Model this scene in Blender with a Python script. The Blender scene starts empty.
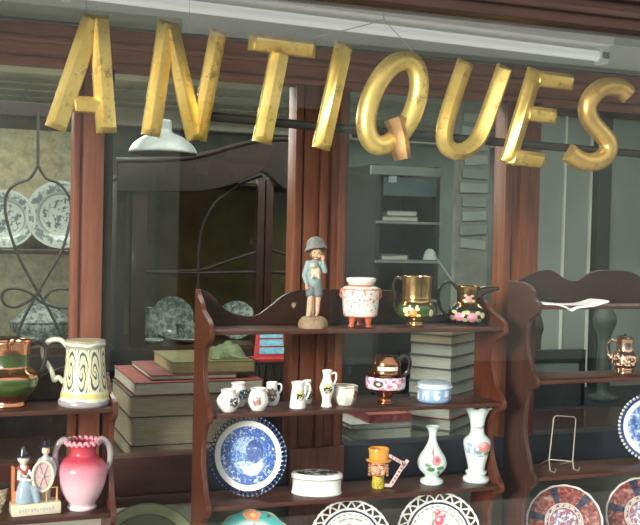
import bpy, bmesh, math, random
from mathutils import Vector, Matrix
random.seed(7)
SC = bpy.context.scene
COL = SC.collection
PI = math.pi
# ------------------------------------------------------------------ camera
YAW, PITCH, ROLL, FPX = math.radians(20.5), math.radians(-1.5), math.radians(1.3), 1000.0
CAMLOC = Vector((0, 0, 1.6))
RC = Matrix.Rotation(-YAW, 3, 'Z') @ Matrix.Rotation(PI/2 + PITCH, 3, 'X') @ Matrix.Rotation(ROLL, 3, 'Z')
cd = bpy.data.cameras.new('camera'); cam = bpy.data.objects.new('camera', cd); COL.objects.link(cam)
cam.matrix_world = Matrix.Translation(CAMLOC) @ RC.to_4x4()
cd.sensor_fit = 'HORIZONTAL'; cd.sensor_width = 36; cd.lens = 36*FPX/640; cd.clip_start = .02
SC.camera = cam
# ------------------------------------------------------------------ world, sun, exposure
w = bpy.data.worlds.new('sky'); SC.world = w; w.use_nodes = True
bg = w.node_tree.nodes['Background']; bg.inputs[0].default_value = (.96, 1, .98, 1); bg.inputs[1].default_value = 1.35
sd = bpy.data.lights.new('hazy_sun', 'SUN'); sd.energy = 5.0; sd.angle = math.radians(16); sd.color = (1, .96, .88)
so = bpy.data.objects.new('hazy_sun', sd); COL.objects.link(so)
so.rotation_euler = Vector((1.35, 1.0, -.34)).to_track_quat('-Z', 'Y').to_euler()
SC.view_settings.view_transform = 'Standard'; SC.view_settings.look = 'None'
SC.view_settings.gamma = 1; SC.view_settings.use_curve_mapping = False
SC.view_settings.exposure = 0.17
SC.cycles.transparent_max_bounces = 24
def area(name, loc, size, e, col, rot=(0, 0, 0)):
    d = bpy.data.lights.new(name, 'AREA'); d.shape = 'RECTANGLE'; d.size, d.size_y = size; d.energy = e; d.color = col
    o = bpy.data.objects.new(name, d); COL.objects.link(o); o.location = loc; o.rotation_euler = rot
area('shop_fill_light', (.3, 4.0, 2.22), (.9, .5), 62, (1, .97, .88))  # unseen fill lamps added to brighten the shop interior
area('shop_fill_light', (1.0, 2.8, 2.22), (3.2, .2), 26, (1, .98, .9))
area('shop_fill_light', (2.6, 4.95, 2.22), (2.6, .3), 22, (.95, 1, .95))
area('shop_fill_light', (3.2, 4.4, 2.22), (.9, .5), 20, (.9, 1, .95))

def P(px, py, Y):
    """point of the plane at distance Y that the photo shows at pixel px, py"""
    d = RC @ Vector(((px-320)/FPX, -(py-262.5)/FPX, -1)); return CAMLOC + d*(Y/d.y)
def PX(p):
    c = RC.transposed() @ (Vector(p)-CAMLOC); return 320+FPX*c.x/-c.z, 262.5-FPX*c.y/-c.z, -c.z
def SX(px, Y, z):
    """x of the point at distance Y and height z seen in column px"""
    a, b = -3., 6.
    for _ in range(40):
        m = (a+b)/2
        if PX((m, Y, z))[0] < px: a = m
        else: b = m
    return a
def SM(p): return PX(p)[2]/FPX        # metres per pixel at a point
# ------------------------------------------------------------------ material helpers
class G:
    def __init__(s, name):
        s.m = bpy.data.materials.new(name); s.m.use_nodes = True; s.nt = s.m.node_tree; s.N = s.nt.nodes; s.L = s.nt.links
        s.b = s.N['Principled BSDF']; s.tc = s.N.new('ShaderNodeTexCoord'); s.co = s.tc.outputs['Object']; s.split()
    def split(s):
        n = s.N.new('ShaderNodeSeparateXYZ'); s.L.new(s.co, n.inputs[0]); s.x, s.y, s.z = n.outputs
    def put(s, v, i):
        if isinstance(v, (int, float)): i.default_value = v
        elif isinstance(v, tuple): i.default_value = v if len(v) == 4 or i.type != 'RGBA' else (*v, 1)
        else: s.L.new(v, i)
    def f(s, op, a, b=0.0, c=0.0):
        n = s.N.new('ShaderNodeMath'); n.operation = op
        for k, v in enumerate((a, b, c)): s.put(v, n.inputs[k])
        return n.outputs[0]
    def noise(s, scale, detail=3, co=None, stretch=None, rough=.5):
        n = s.N.new('ShaderNodeTexNoise'); n.inputs['Scale'].default_value = scale; n.inputs['Detail'].default_value = detail
        n.inputs['Roughness'].default_value = rough
        c = co or s.co
        if stretch:
            mp = s.N.new('ShaderNodeMapping'); mp.inputs['Scale'].default_value = stretch; s.L.new(c, mp.inputs[0]); c = mp.outputs[0]
        s.L.new(c, n.inputs['Vector']); return n.outputs['Fac']
    def voro(s, scale):
        n = s.N.new('ShaderNodeTexVoronoi'); n.inputs['Scale'].default_value = scale; s.L.new(s.co, n.inputs['Vector']); return n.outputs['Distance']
    def wob(s, scale, amt):
        n = s.N.new('ShaderNodeTexNoise'); n.inputs['Scale'].default_value = scale; n.inputs['Detail'].default_value = 2; s.L.new(s.tc.outputs['Object'], n.inputs['Vector'])
        a = s.N.new('ShaderNodeVectorMath'); a.operation = 'MULTIPLY_ADD'; s.L.new(n.outputs['Color'], a.inputs[0]); a.inputs[1].default_value = (amt*2,)*3
        b = s.N.new('ShaderNodeVectorMath'); b.operation = 'SUBTRACT'; s.L.new(s.tc.outputs['Object'], b.inputs[0]); b.inputs[1].default_value = (amt,)*3
        s.L.new(b.outputs[0], a.inputs[2]); s.co = a.outputs[0]; s.split()
    def lt(s, a, b): return s.f('LESS_THAN', a, b)
    def gt(s, a, b): return s.f('GREATER_THAN', a, b)
    def mul(s, *a):
        r = a[0]
        for k in a[1:]: r = s.f('MULTIPLY', r, k)
        return r
    def rng(s, v, a, b): return s.mul(s.gt(v, a), s.lt(v, b))
    def ell(s, cx, cz, rx, rz):
        a = s.f('DIVIDE', s.f('SUBTRACT', s.x, cx), rx); b = s.f('DIVIDE', s.f('SUBTRACT', s.z, cz), rz)
        return s.lt(s.f('ADD', s.f('MULTIPLY', a, a), s.f('MULTIPLY', b, b)), 1.0)
    def rad(s): return s.f('SQRT', s.f('ADD', s.f('MULTIPLY', s.x, s.x), s.f('MULTIPLY', s.z, s.z)))
    def ang(s): return s.f('ARCTAN2', s.z, s.x)
    def mix(s, a, b, fac):
        n = s.N.new('ShaderNodeMix'); n.data_type = 'RGBA'; s.put(fac, n.inputs[0]); s.put(a, n.inputs[6]); s.put(b, n.inputs[7]); return n.outputs[2]
    def ramp(s, v, stops):
        n = s.N.new('ShaderNodeValToRGB'); s.L.new(v, n.inputs[0]); e = n.color_ramp.elements
        while len(e) < len(stops): e.new(.5)
        for k, (p, c) in enumerate(stops): e[k].position = p; e[k].color = (*c, 1)
        return n.outputs[0]
    def bump(s, v, st=.3, d=.002):
        n = s.N.new('ShaderNodeBump'); n.inputs['Strength'].default_value = st; n.inputs['Distance'].default_value = d
        s.L.new(v, n.inputs['Height']); s.L.new(n.outputs[0], s.b.inputs['Normal'])
    def out(s, col, rough=.5, metal=0., coat=0., spec=.5):
        s.put(col, s.b.inputs['Base Color']); s.put(rough, s.b.inputs['Roughness']); s.put(metal, s.b.inputs['Metallic'])
        s.b.inputs['Coat Weight'].default_value = coat; s.b.inputs['Coat Roughness'].default_value = .05; s.b.inputs['Specular IOR Level'].default_value = spec
        return s.m
def plain(name, c, rough=.5, metal=0., var=.12, sc=25, coat=0., bump=0., spec=.5):
    g = G(name); n = g.noise(sc, 4)
    d = tuple(max(0, k*(1-var*1.6)) for k in c); l = tuple(min(1, k*(1+var)) for k in c)
    col = g.ramp(n, [(.3, d), (.7, l)])
    if bump: g.bump(n, bump)
    return g.out(col, rough, metal, coat, spec)
def wood(name, c1, c2, axis, rough=.4, coat=.15, sc=9):
    g = G(name); st = {'x': (.8, 9, 9), 'z': (9, 9, .8), 'y': (9, .8, 9)}[axis]
    n = g.noise(sc, 6, stretch=st, rough=.65); n2 = g.noise(2.5, 2)
    col = g.ramp(n, [(.3, c1), (.7, c2)])
    col = g.mix(col, tuple(k*.62 for k in c1), g.mul(n2, .5))
    g.bump(n, .12, .001); return g.out(col, rough, 0, coat)
M = {}
M['maho_v'] = wood('mahogany_upright', (.055, .013, .005), (.14, .036, .013), 'z', .45, .05)
M['maho_h'] = wood('mahogany_level', (.04, .012, .006), (.10, .032, .015), 'x', .45, .05)
M['walnut_v'] = wood('walnut_upright', (.032, .013, .008), (.085, .034, .020), 'z', .5, .0)
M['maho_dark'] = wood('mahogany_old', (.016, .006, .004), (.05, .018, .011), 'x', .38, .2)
M['frame_v'] = wood('painted_cherry_upright', (.17, .048, .022), (.31, .105, .055), 'z', .6, 0)
M['frame_mid'] = wood('cherry_upright', (.11, .030, .011), (.26, .085, .035), 'z', .55, 0)
M['frame_h'] = wood('cherry_level', (.20, .060, .032), (.38, .135, .075), 'x', .6, 0)
M['rail'] = wood('rail_wood', (.05, .012, .006), (.10, .028, .014), 'x', .45, .1)
M['header'] = wood('header_wood', (.028, .011, .006), (.06, .022, .013), 'x', .6, 0)
M['ebony'] = wood('ebony_wood', (.008, .005, .004), (.026, .012, .008), 'z', .65, 0)
M['brown_dark'] = wood('walnut_dark', (.035, .013, .006), (.085, .034, .014), 'x', .45, .1)
M['paint'] = plain('grey_green_paint', (.62, .65, .56), .6, var=.1, sc=6)
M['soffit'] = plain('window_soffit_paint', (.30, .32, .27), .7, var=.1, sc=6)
M['rail_reflect'] = plain('navy_reflection_tone', (.010, .013, .020), .5, var=.4, sc=8)  # bluish window reflection put into the colour of rail and counter
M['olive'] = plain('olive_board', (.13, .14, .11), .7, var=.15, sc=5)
M['paint_white'] = plain('off_white_paint', (.62, .64, .58), .5, var=.08, sc=6)
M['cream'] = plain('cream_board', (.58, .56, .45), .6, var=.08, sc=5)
M['white'] = plain('white_enamel', (.80, .82, .80), .35, var=.03)
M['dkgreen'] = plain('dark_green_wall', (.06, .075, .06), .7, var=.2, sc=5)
M['sage'] = plain('sage_paint', (.15, .19, .165), .6, var=.1, sc=4)
M['sage2'] = plain('pale_sage_paint', (.21, .25, .225), .6, var=.1, sc=4)
M['iron'] = plain('dark_iron', (.03, .028, .024), .45, .6)
M['bar'] = plain('glazing_bar_lead', (.05, .05, .04), .5, .3)
M['porc'] = plain('white_porcelain', (.80, .80, .76), .12, var=.03, coat=.5)
M['black'] = plain('matt_black', (.012, .012, .012), .5)
M['paper'] = plain('paper_edges', (.55, .51, .42), .8, var=.2, sc=60)
M['pave'] = plain('pale_paving', (.52, .50, .46), .8, var=.2, sc=3)
M['asphalt'] = plain('asphalt', (.02, .027, .042), .8, var=.3, sc=3)
M['facade'] = plain('facade_render', (.52, .56, .50), .8, var=.15, sc=1.2)
M['facade_dark'] = plain('shaded_opening', (.03, .032, .022), .8)
M['wire'] = plain('brass_wire', (.75, .68, .52), .3, .8, var=.05)
M['cord'] = plain('cotton_cord', (.6, .6, .55), .8)
def pages(name, c, st):
    g = G(name); n = g.noise(14, 4, stretch=st, rough=.7)
    g.bump(n, .3, .001); return g.out(g.ramp(n, [(.3, tuple(k*.6 for k in c)), (.65, c)]), .85)
M['pages_old'] = pages('old_page_edges', (.46, .38, .26), (1, 1, 30))
M['pages_white'] = pages('white_page_edges', (.58, .54, .45), (1, 1, 30))
M['pages_grey'] = pages('grey_page_edges', (.56, .57, .51), (1, 1, 30))
# clear glass: fresnel reflection over straight transmission
def glassmat(name, ior=1.45, tint=(1, 1, 1, 1), rough=0.0):
    m = bpy.data.materials.new(name); m.use_nodes = True; nt = m.node_tree; N = nt.nodes; N.clear()
    o = N.new('ShaderNodeOutputMaterial'); mx = N.new('ShaderNodeMixShader'); t = N.new('ShaderNodeBsdfTransparent'); t.inputs[0].default_value = tint
    gl = N.new('ShaderNodeBsdfGlossy'); gl.inputs['Roughness'].default_value = rough; fr = N.new('ShaderNodeFresnel'); ge = N.new('ShaderNodeNewGeometry'); mr = N.new('ShaderNodeMapRange'); mr.inputs['To Min'].default_value = ior; mr.inputs['To Max'].default_value = 1/ior
    nt.links.new(ge.outputs['Backfacing'], mr.inputs['Value']); nt.links.new(mr.outputs[0], fr.inputs[0])
    nt.links.new(fr.outputs[0], mx.inputs[0]); nt.links.new(t.outputs[0], mx.inputs[1]); nt.links.new(gl.outputs[0], mx.inputs[2]); nt.links.new(mx.outputs[0], o.inputs[0])
    return m
M['glass'] = glassmat('shop_glass', 1.5)
M['glass2'] = glassmat('old_pane_glass', 1.3, (.96, .98, .96, 1))
M['glass3'] = glassmat('clear_handle_glass', 1.45, (.86, .84, .84, 1), .1)
nt_ = M['glass3'].node_tree; d_ = nt_.nodes.new('ShaderNodeBsdfDiffuse'); d_.inputs[0].default_value = (.62, .58, .58, 1); x_ = nt_.nodes.new('ShaderNodeMixShader'); x_.inputs[0].default_value = .5
o_ = [n for n in nt_.nodes if n.type == 'OUTPUT_MATERIAL'][0]; k_ = o_.inputs[0].links[0].from_socket; nt_.links.new(k_, x_.inputs[1]); nt_.links.new(d_.outputs[0], x_.inputs[2]); nt_.links.new(x_.outputs[0], o_.inputs[0])
# ------------------------------------------------------------------ mesh helpers
class MB:
    def __init__(s): s.b = bmesh.new()
    def box(s, x0, x1, y0, y1, z0, z1, bev=0.0, rot=None, at=None):
        g = bmesh.ops.create_cube(s.b, size=1); v = g['verts']
        c = Vector(((x0+x1)/2, (y0+y1)/2, (z0+z1)/2)); d = (abs(x1-x0), abs(y1-y0), abs(z1-z0))
        for k in v: k.co = Vector((k.co.x*d[0], k.co.y*d[1], k.co.z*d[2])) + c
        if bev:
            es = list({e for k in v for e in k.link_edges})
            r = bmesh.ops.bevel(s.b, geom=es, offset=bev, segments=2, affect='EDGES', profile=.5); v = r['verts']
            v = list({q for f_ in r['faces'] for q in f_.verts})
        if rot is not None:
            bmesh.ops.rotate(s.b, verts=v, cent=at if at is not None else c, matrix=rot)
        return s
    def lathe(s, prof, seg=40, c=(0, 0, 0), sx=1, sy=1, wave=None):
        rows = []
        for i, (r, z) in enumerate(prof):
            row = []
            for k in range(seg):
                a = 2*PI*k/seg; rr = r*(1+(wave(i, a) if wave else 0))
                row.append(s.b.verts.new((c[0]+rr*math.cos(a)*sx, c[1]+rr*math.sin(a)*sy, c[2]+z)))
            rows.append(row)
        for i in range(len(rows)-1):
            for k in range(seg):
                q = (k+1) % seg; s.b.faces.new((rows[i][k], rows[i][q], rows[i+1][q], rows[i+1][k]))
        s.b.faces.new(rows[0][::-1]) if prof[0][0] > 1e-5 else None
        s.b.faces.new(rows[-1]) if prof[-1][0] > 1e-5 else None
        return s
    def tube(s, pts, r, seg=8, cap=True, closed=False):
        pts = [Vector(p) for p in pts]; n = len(pts); rs = r if isinstance(r, (list, tuple)) else [r]*n
        rows = []; up = None
        for i, p in enumerate(pts):
            if closed: t = pts[(i+1) % n]-pts[i-1]
            else: t = pts[min(i+1, n-1)]-pts[max(i-1, 0)]
            t.normalize()
            if up is None: up = t.orthogonal().normalized()
            up = (up - t*up.dot(t)); up = up.normalized() if up.length > 1e-6 else t.orthogonal().normalized()
            bi = t.cross(up)
            rows.append([s.b.verts.new(p+(up*math.cos(2*PI*k/seg)+bi*math.sin(2*PI*k/seg))*rs[i]) for k in range(seg)])
        for i in range(n if closed else n-1):
            a, b = rows[i], rows[(i+1) % n]
            for k in range(seg): s.b.faces.new((a[k], a[(k+1) % seg], b[(k+1) % seg], b[k]))
        if cap and not closed: s.b.faces.new(rows[0][::-1]); s.b.faces.new(rows[-1])
        return s
    def ball(s, c, r, seg=16, rot=None):
        if isinstance(r, (int, float)): r = (r, r, r)
        g = bmesh.ops.create_uvsphere(s.b, u_segments=seg, v_segments=max(8, seg*2//3), radius=1)
        for v in g['verts']:
            q = Vector((v.co.x*r[0], v.co.y*r[1], v.co.z*r[2]))
            if rot is not None: q = rot @ q
            v.co = q+Vector(c)
        return s
    def cone(s, a, b, ra, rb, seg=14):   # tapered capsule
        a, b = Vector(a), Vector(b); s.tube([a, a.lerp(b, .5), b], [ra, (ra+rb)/2, rb], seg); s.ball(a, ra, 12); s.ball(b, rb, 12); return s
    def prism(s, pts, h, axis='y', o=0.0):
        """closed outline of (u, v) pairs extruded by h along axis"""
        def mk(u, v, t): return (u, t, v) if axis == 'y' else ((t, u, v) if axis == 'x' else (u, v, t))
        a = [s.b.verts.new(mk(u, v, o)) for u, v in pts]; b = [s.b.verts.new(mk(u, v, o+h)) for u, v in pts]
        s.b.faces.new(a); s.b.faces.new(b[::-1])
        for k in range(len(a)):
            q = (k+1) % len(a); s.b.faces.new((a[k], b[k], b[q], a[q]))
        return s
    def build(s, name, mat, parent=None, smooth=True, loc=None, bevel=0, remesh=0):
        bmesh.ops.recalc_face_normals(s.b, faces=s.b.faces)
        me = bpy.data.meshes.new(name); s.b.to_mesh(me); s.b.free()
        for m in (mat if isinstance(mat, list) else [mat]): me.materials.append(M[m] if isinstance(m, str) else m)
        o = bpy.data.objects.new(name, me); COL.objects.link(o)
        if parent: o.parent = parent
        if loc is not None: o.location = loc
        if bevel:
            md = o.modifiers.new('bevel', 'BEVEL'); md.width = bevel; md.segments = 2; md.limit_method = 'ANGLE'; md.angle_limit = .6
        if remesh:
            md = o.modifiers.new('remesh', 'REMESH'); md.mode = 'VOXEL'; md.voxel_size = remesh; md.use_smooth_shade = True
            md = o.modifiers.new('smooth', 'SMOOTH'); md.iterations = 2; md.factor = .6
        if smooth:
            for p in me.polygons: p.use_smooth = True
            if not remesh:
                try: me.set_sharp_from_angle(angle=.75)
                except Exception: pass
        return o
def tag(o, label, cat, group=None, kind=None):
    if label: o['label'] = label
    if cat: o['category'] = cat
    if group: o['group'] = group
    if kind: o['kind'] = kind
    return o
def thing(name, label, cat, loc=(0, 0, 0), rz=0, group=None):
    o = bpy.data.objects.new(name, None); COL.objects.link(o); o.location = loc; o.rotation_euler = (0, 0, rz); o.empty_display_size = .02
    return tag(o, label, cat, group)
def struct(o): o['kind'] = 'structure'; return o
def smooth_pts(pts, n=6, closed=False):
    """Catmull-Rom through the points"""
    out = []; N_ = len(pts)
    for i in range(N_ if closed else N_-1):
        g = lambda k: pts[k % N_] if closed else pts[max(0, min(N_-1, k))]
        p0, p1, p2, p3 = g(i-1), g(i), g(i+1), g(i+2)
        for k in range(n):
            t = k/n
            out.append(tuple(.5*((2*b)+(c-a)*t+(2*a-5*b+4*c-d)*t*t+(-a+3*b-3*c+d)*t**3) for a, b, c, d in zip(p0, p1, p2, p3)))
    if not closed: out.append(tuple(pts[-1]))
    return out
def face(px, Y, z, dy=0):
    """spot on a shelf of height z at distance Y in column px, turned to the street; returns location, turn, metres per pixel"""
    x = SX(px, Y, z); return Vector((x, Y, z)), -math.atan2(x, Y), SM((x, Y, z))
# ------------------------------------------------------------------ street outside
struct(MB().box(-12, 25, -20, -1.7, -.1, 0).build('ground', 'asphalt', smooth=False))
struct(MB().box(-12, 25, -1.7, 1.66, -.1, .02).build('bounce_pavement', 'pave', smooth=False))  # unseen pale strip added to bounce sun up into the window
m = MB(); m.box(-6, 2.55, -8.6, -8, 0, 4.1); m.box(4.6, 16, -8.6, -8, 0, 4.0); m.box(2.55, 4.6, -8.6, -8.3, 3.2, 4.0)
struct(m.build('wall_street', 'facade', smooth=False))
struct(MB().box(2.55, 4.6, -8.5, -8.35, 0, 3.2).build('dark_reflection_block', 'facade_dark', smooth=False))  # unseen dark block added to keep the centre of the glass free of haze
# ------------------------------------------------------------------ levels
YP = 2.46                                   # front face of the glazed partition
zb_top = (P(0, 20, YP).z+P(640, 78, YP).z)/2; zb_bot = (P(0, 60, YP).z+P(640, 112, YP).z)/2
zr_top = (P(150, 460, YP).z+P(600, 428, YP).z)/2; zr_bot = (P(150, 508, YP).z+P(560, 472, YP).z)/2
XL, XR = -1.3, 5.2
ZC = 2.28                                   # shop ceiling
ZD = P(320, 620, 2.3).z                     # display deck
# room behind
struct(MB().box(XL, XR, 1.70, 6, -.1, 0).build('floor', 'brown_dark', smooth=False))
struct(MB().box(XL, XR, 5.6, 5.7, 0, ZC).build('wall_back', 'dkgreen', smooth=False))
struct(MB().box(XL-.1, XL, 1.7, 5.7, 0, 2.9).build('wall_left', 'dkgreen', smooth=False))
struct(MB().box(XR, XR+.1, 1.7, 5.7, 0, 2.9).build('wall_right', 'sage', smooth=False))
struct(MB().box(XL, XR, YP+.08, 5.7, ZC, ZC+.05).build('ceiling', 'paint', smooth=False))
b = MB()
y = 2.9
while y < 5.5:
    b.box(XL, XR, y, y+.012, ZC-.008, ZC); y += .24
for k in range(14): b.box(XL+.3+k*.45, XL+.31+k*.45, 2.6, 5.6, ZC-.008, ZC)
struct(b.build('trim_1', 'paint_white', smooth=False))
struct(MB().box(XL, XR, 4.25, 4.42, ZC-.045, ZC, .01).build('trim_2', 'paint_white'))
struct(MB().box(XL, XR, 5.5, 5.6, ZC-.10, ZC, .01).build('trim_3', 'paint_white'))
zq = P(440, 138, 5.5).z
struct(MB().box(P(352, 130, 5.5).x, P(512, 130, 5.5).x, 5.5, 5.6, zq, ZC-.1).build('trim_18', 'paint', smooth=False))
struct(MB().box(P(352, 130, 5.5).x, P(512, 130, 5.5).x, 5.48, 5.5, zq-.03, zq, .004).build('trim_19', 'black', smooth=False))
# window box: ceiling, deck, frieze above the partition, header on the street side
ztop = P(330, 3, 2.1).z+.066
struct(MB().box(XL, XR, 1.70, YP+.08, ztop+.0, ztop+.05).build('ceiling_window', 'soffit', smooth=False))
m = MB().box(XL, XR, YP+.03, YP+.08, zb_top-.02, ztop)
m.box(XL, XR, YP+.02, YP+.03, zb_top+.012, zb_top+.02)
struct(m.build('trim_4', 'paint', smooth=False))
struct(MB().box(XL, XR, 1.70, YP+.02, ZD-.04, ZD).build('floor_display', 'cream', smooth=False))
struct(MB().box(XL, XR, 1.66, 1.84, 0, ZD-.04).build('wall_front', 'header', smooth=False))
zh = P(440, 20, 1.86).z
zh = P(440, 8.5, 1.76).z
m = MB().box(XL, XR, 1.76, 1.84, zh, zh+.5, .003); m.box(XL, XR, 1.748, 1.80, zh+.022, zh+.036, .004); m.box(XL, XR, 1.74, 1.80, zh+.055, zh+.5, .006)
struct(m.build('trim_5', 'header'))
struct(MB().box(XL, XR, 1.66, 1.76, zh+.14, zh+.9).build('wall_header', 'header', smooth=False))
struct(MB().box(XL, XR, 1.785, 1.795, ZD-.04, zh+.02).build('window_1', 'glass', smooth=False))
# ------------------------------------------------------------------ glazed partition
def px_x(px, py=250, Y=YP): return P(px, py, Y).x
m = MB(); h = zb_top-zb_bot
m.box(XL, XR, YP, YP+.06, zb_bot, zb_top, .004); m.box(XL, XR, YP-.018, YP, zb_bot+h*.50, zb_bot+h*.66, .006)
m.box(XL, XR, YP-.010, YP, zb_bot+h*.66, zb_top, .004); m.box(XL, XR, YP-.008, YP, zb_bot, zb_bot+h*.16, .003)
struct(m.build('trim_6', 'frame_h'))
def stile(n, x0, x1, mat, mould):
    if n == 8: MB_ = MB().box(x0, x1, YP-.016, YP-.0005, ZD, zr_top+.002, .003).build('trim_17', mat); struct(MB_)
    m = MB().box(x0, x1, YP, YP+.055, zr_top-.002, zb_bot+.002, .003)
    for a, b_, d in mould: m.box(x0+(x1-x0)*a, x0+(x1-x0)*b_, YP-d, YP, zr_top, zb_bot, .0025)
    struct(m.build('trim_%d' % n, mat))
xs = [px_x(72), px_x(102), px_x(292.5), px_x(347), px_x(502), px_x(536)]
stile(7, xs[0], xs[1], 'frame_v', [(0, .22, .006), (.32, 1, .012)])
stile(8, xs[2], xs[3], 'frame_mid', [(0, .13, .010), (.46, .60, .012), (.80, .94, .010), (.16, .44, .003)])
stile(9, xs[4], xs[5], 'frame_mid', [(0, .2, .01), (.42, 1, .012)])
stile(10, px_x(103), px_x(112), 'ebony', [(0, .5, -.01)])  # stile in shadow, its shade put into the dark wood colour
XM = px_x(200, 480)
for n_, a, b_, k in ((11, XL, XM, 'rail'), (16, XM, XR, 'rail_reflect')):  # rail split where the painted navy reflection begins
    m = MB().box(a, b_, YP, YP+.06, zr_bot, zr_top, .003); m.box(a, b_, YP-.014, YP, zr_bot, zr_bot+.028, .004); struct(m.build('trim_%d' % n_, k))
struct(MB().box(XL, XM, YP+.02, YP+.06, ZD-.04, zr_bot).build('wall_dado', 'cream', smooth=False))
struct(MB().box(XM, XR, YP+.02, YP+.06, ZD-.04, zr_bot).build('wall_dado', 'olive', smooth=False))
xg = [XL, xs[0], px_x(112), xs[2], xs[3], xs[4], xs[5], XR]
for k in range(4):
    struct(MB().box(xg[2*k]-.004, xg[2*k+1]+.004, YP+.028, YP+.032, zr_top-.004, zb_bot+.004).build('window_%d' % (k+2), 'glass2', smooth=False))
ZS = zr_top-.004                           # broad sill behind the rail
ZS = P(150, 460, 2.62).z
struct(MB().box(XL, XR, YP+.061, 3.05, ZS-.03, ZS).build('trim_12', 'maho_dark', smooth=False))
struct(MB().box(XL, XR, YP+.061, YP+.10, 0, ZS-.03).build('wall_sill', 'brown_dark', smooth=False))
# ------------------------------------------------------------------ tube light
tl = P(420, 34.5, 2.12); x0, x1 = SX(62, 2.12, tl.z), SX(606, 2.12, tl.z); rt = 5.6*SM(tl)
t = thing('fluorescent_light', 'long white fluorescent batten light fixed above the gilt letters', 'light fitting', (x0, 2.12, ztop))
zz = tl.z-ztop; TLT = .018; t.rotation_euler = (0, TLT, 0); zz += TLT*(SX(420, 2.12, tl.z)-x0); ZADD = TLT*(SX(420, 2.12, tl.z)-x0)
bz = P(420, 21.5, 2.09).z-ztop+ZADD
MB().box(0, x1-x0+.0, -.035, .035, bz, bz+.028, .003).build('batten_body', 'white', t)
bt = MB().lathe([(rt, 0), (rt, 1)], 20)
for v in bt.b.verts: v.co = Vector((.02+v.co.z*(x1-x0-.045), v.co.y, v.co.x+zz))
g = G('tube_glass'); g.b.inputs['Emission Color'].default_value = (.95, 1, .97, 1); g.b.inputs['Emission Strength'].default_value = .25; bt.build('glass_tube', g.out((.82, .84, .82), .18, coat=.6), t)  # tube is switched off; faint emission added to make it read whiter
for xx in (.0, x1-x0-.022):
    o = MB().box(xx, xx+.022, -.017, .017, zz-.020, bz+.002, .004).build('tube_holder', 'white', t)
    MB().box(xx+.002, xx+.02, -.022, -.016, zz-.008, zz+.008, .002).build('contact', 'black', o)
# ------------------------------------------------------------------ gilt letters
def gold(name, c1, c2, dk):
    g = G(name); n = g.noise(9, 5, rough=.6); n2 = g.noise(70, 4, rough=.7)
    col = g.ramp(n, [(.32, c1), (.68, c2)])
    spot = g.ramp(g.noise(26, 6, rough=.75), [(.53, (0, 0, 0)), (.66, (1, 1, 1))])
    col = g.mix(col, dk, g.mul(spot, .75))
    g.bump(n2, .25, .0012)
    return g.out(col, g.f('ADD', .36, g.mul(spot, .25)), .72)
M['gold'] = gold('gilt', (.56, .38, .08), (.88, .68, .22), (.20, .11, .03))
M['gold_old'] = gold('worn_gilt', (.42, .26, .07), (.66, .45, .14), (.16, .09, .03))
M['bronze'] = gold('bronzed_gilt', (.36, .20, .08), (.50, .31, .13), (.12, .06, .03))
YL = 1.97
def sweep(mb, path, wpx, prof, hip=5, origin=None):
    """path in pixels on the letter plane; prof = (across -1..1, out in m)"""
    pts = [P(x, y, YL)-origin for x, y in path]; s_ = SM(origin)
    L = [0]
    for a, b_ in zip(pts, pts[1:]): L.append(L[-1]+(b_-a).length)
    full = []
    hp = hip*s_
    # insert hip points
    def at(d):
        for i in range(len(L)-1):
            if d <= L[i+1]+1e-9: return pts[i].lerp(pts[i+1], (d-L[i])/(L[i+1]-L[i]))
        return pts[-1]
    ds = sorted(set([0, L[-1]] + ([hp, L[-1]-hp] if hip else []) + [q for q in L[1:-1] if q > hp*1.05 and q < L[-1]-hp*1.05]))
    rows = []
    for d in ds:
        p = at(d); e = .5*s_
        t_ = at(min(L[-1], d+e))-at(max(0, d-e)); t_.normalize(); nrm = Vector((-t_.z, 0, t_.x))
        k = 1.0 if (not hip or hp <= d <= L[-1]-hp+1e-9) else max(0, min(d, L[-1]-d)/hp)
        ww = wpx[0]+(wpx[1]-wpx[0])*d/L[-1] if isinstance(wpx, tuple) else wpx
        half = ww*s_/2
        base = prof[1][1]
        rows.append([mb.b.verts.new(p-nrm*u*half+Vector((0, -(h_ if h_ <= base else base+(h_-base)*k), 0))) for u, h_ in prof])
    for a, b_ in zip(rows, rows[1:]):
        for k in range(len(prof)-1): mb.b.faces.new((a[k], b_[k], b_[k+1], a[k+1]))
        mb.b.faces.new((a[-1], b_[-1], b_[0], a[0]))
    mb.b.faces.new(rows[0]); mb.b.faces.new(rows[-1][::-1])
RIDGE = [(-1, 0), (-1, .010), (-.94, .012), (-.32, .029), (.90, .016), (1, .010), (1, 0)]
ROUND = [(-1, 0), (-1, .008)]+[(-math.cos(PI*k/10), .008+.020*math.sin(PI*k/10)) for k in range(1, 10)]+[(1, .008), (1, 0)]
def mirror(p): return [(-u, h_) for u, h_ in p][::-1]
def circ(n, f_): return [f_(2*PI*k/n) for k in range(n+1)]
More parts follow.
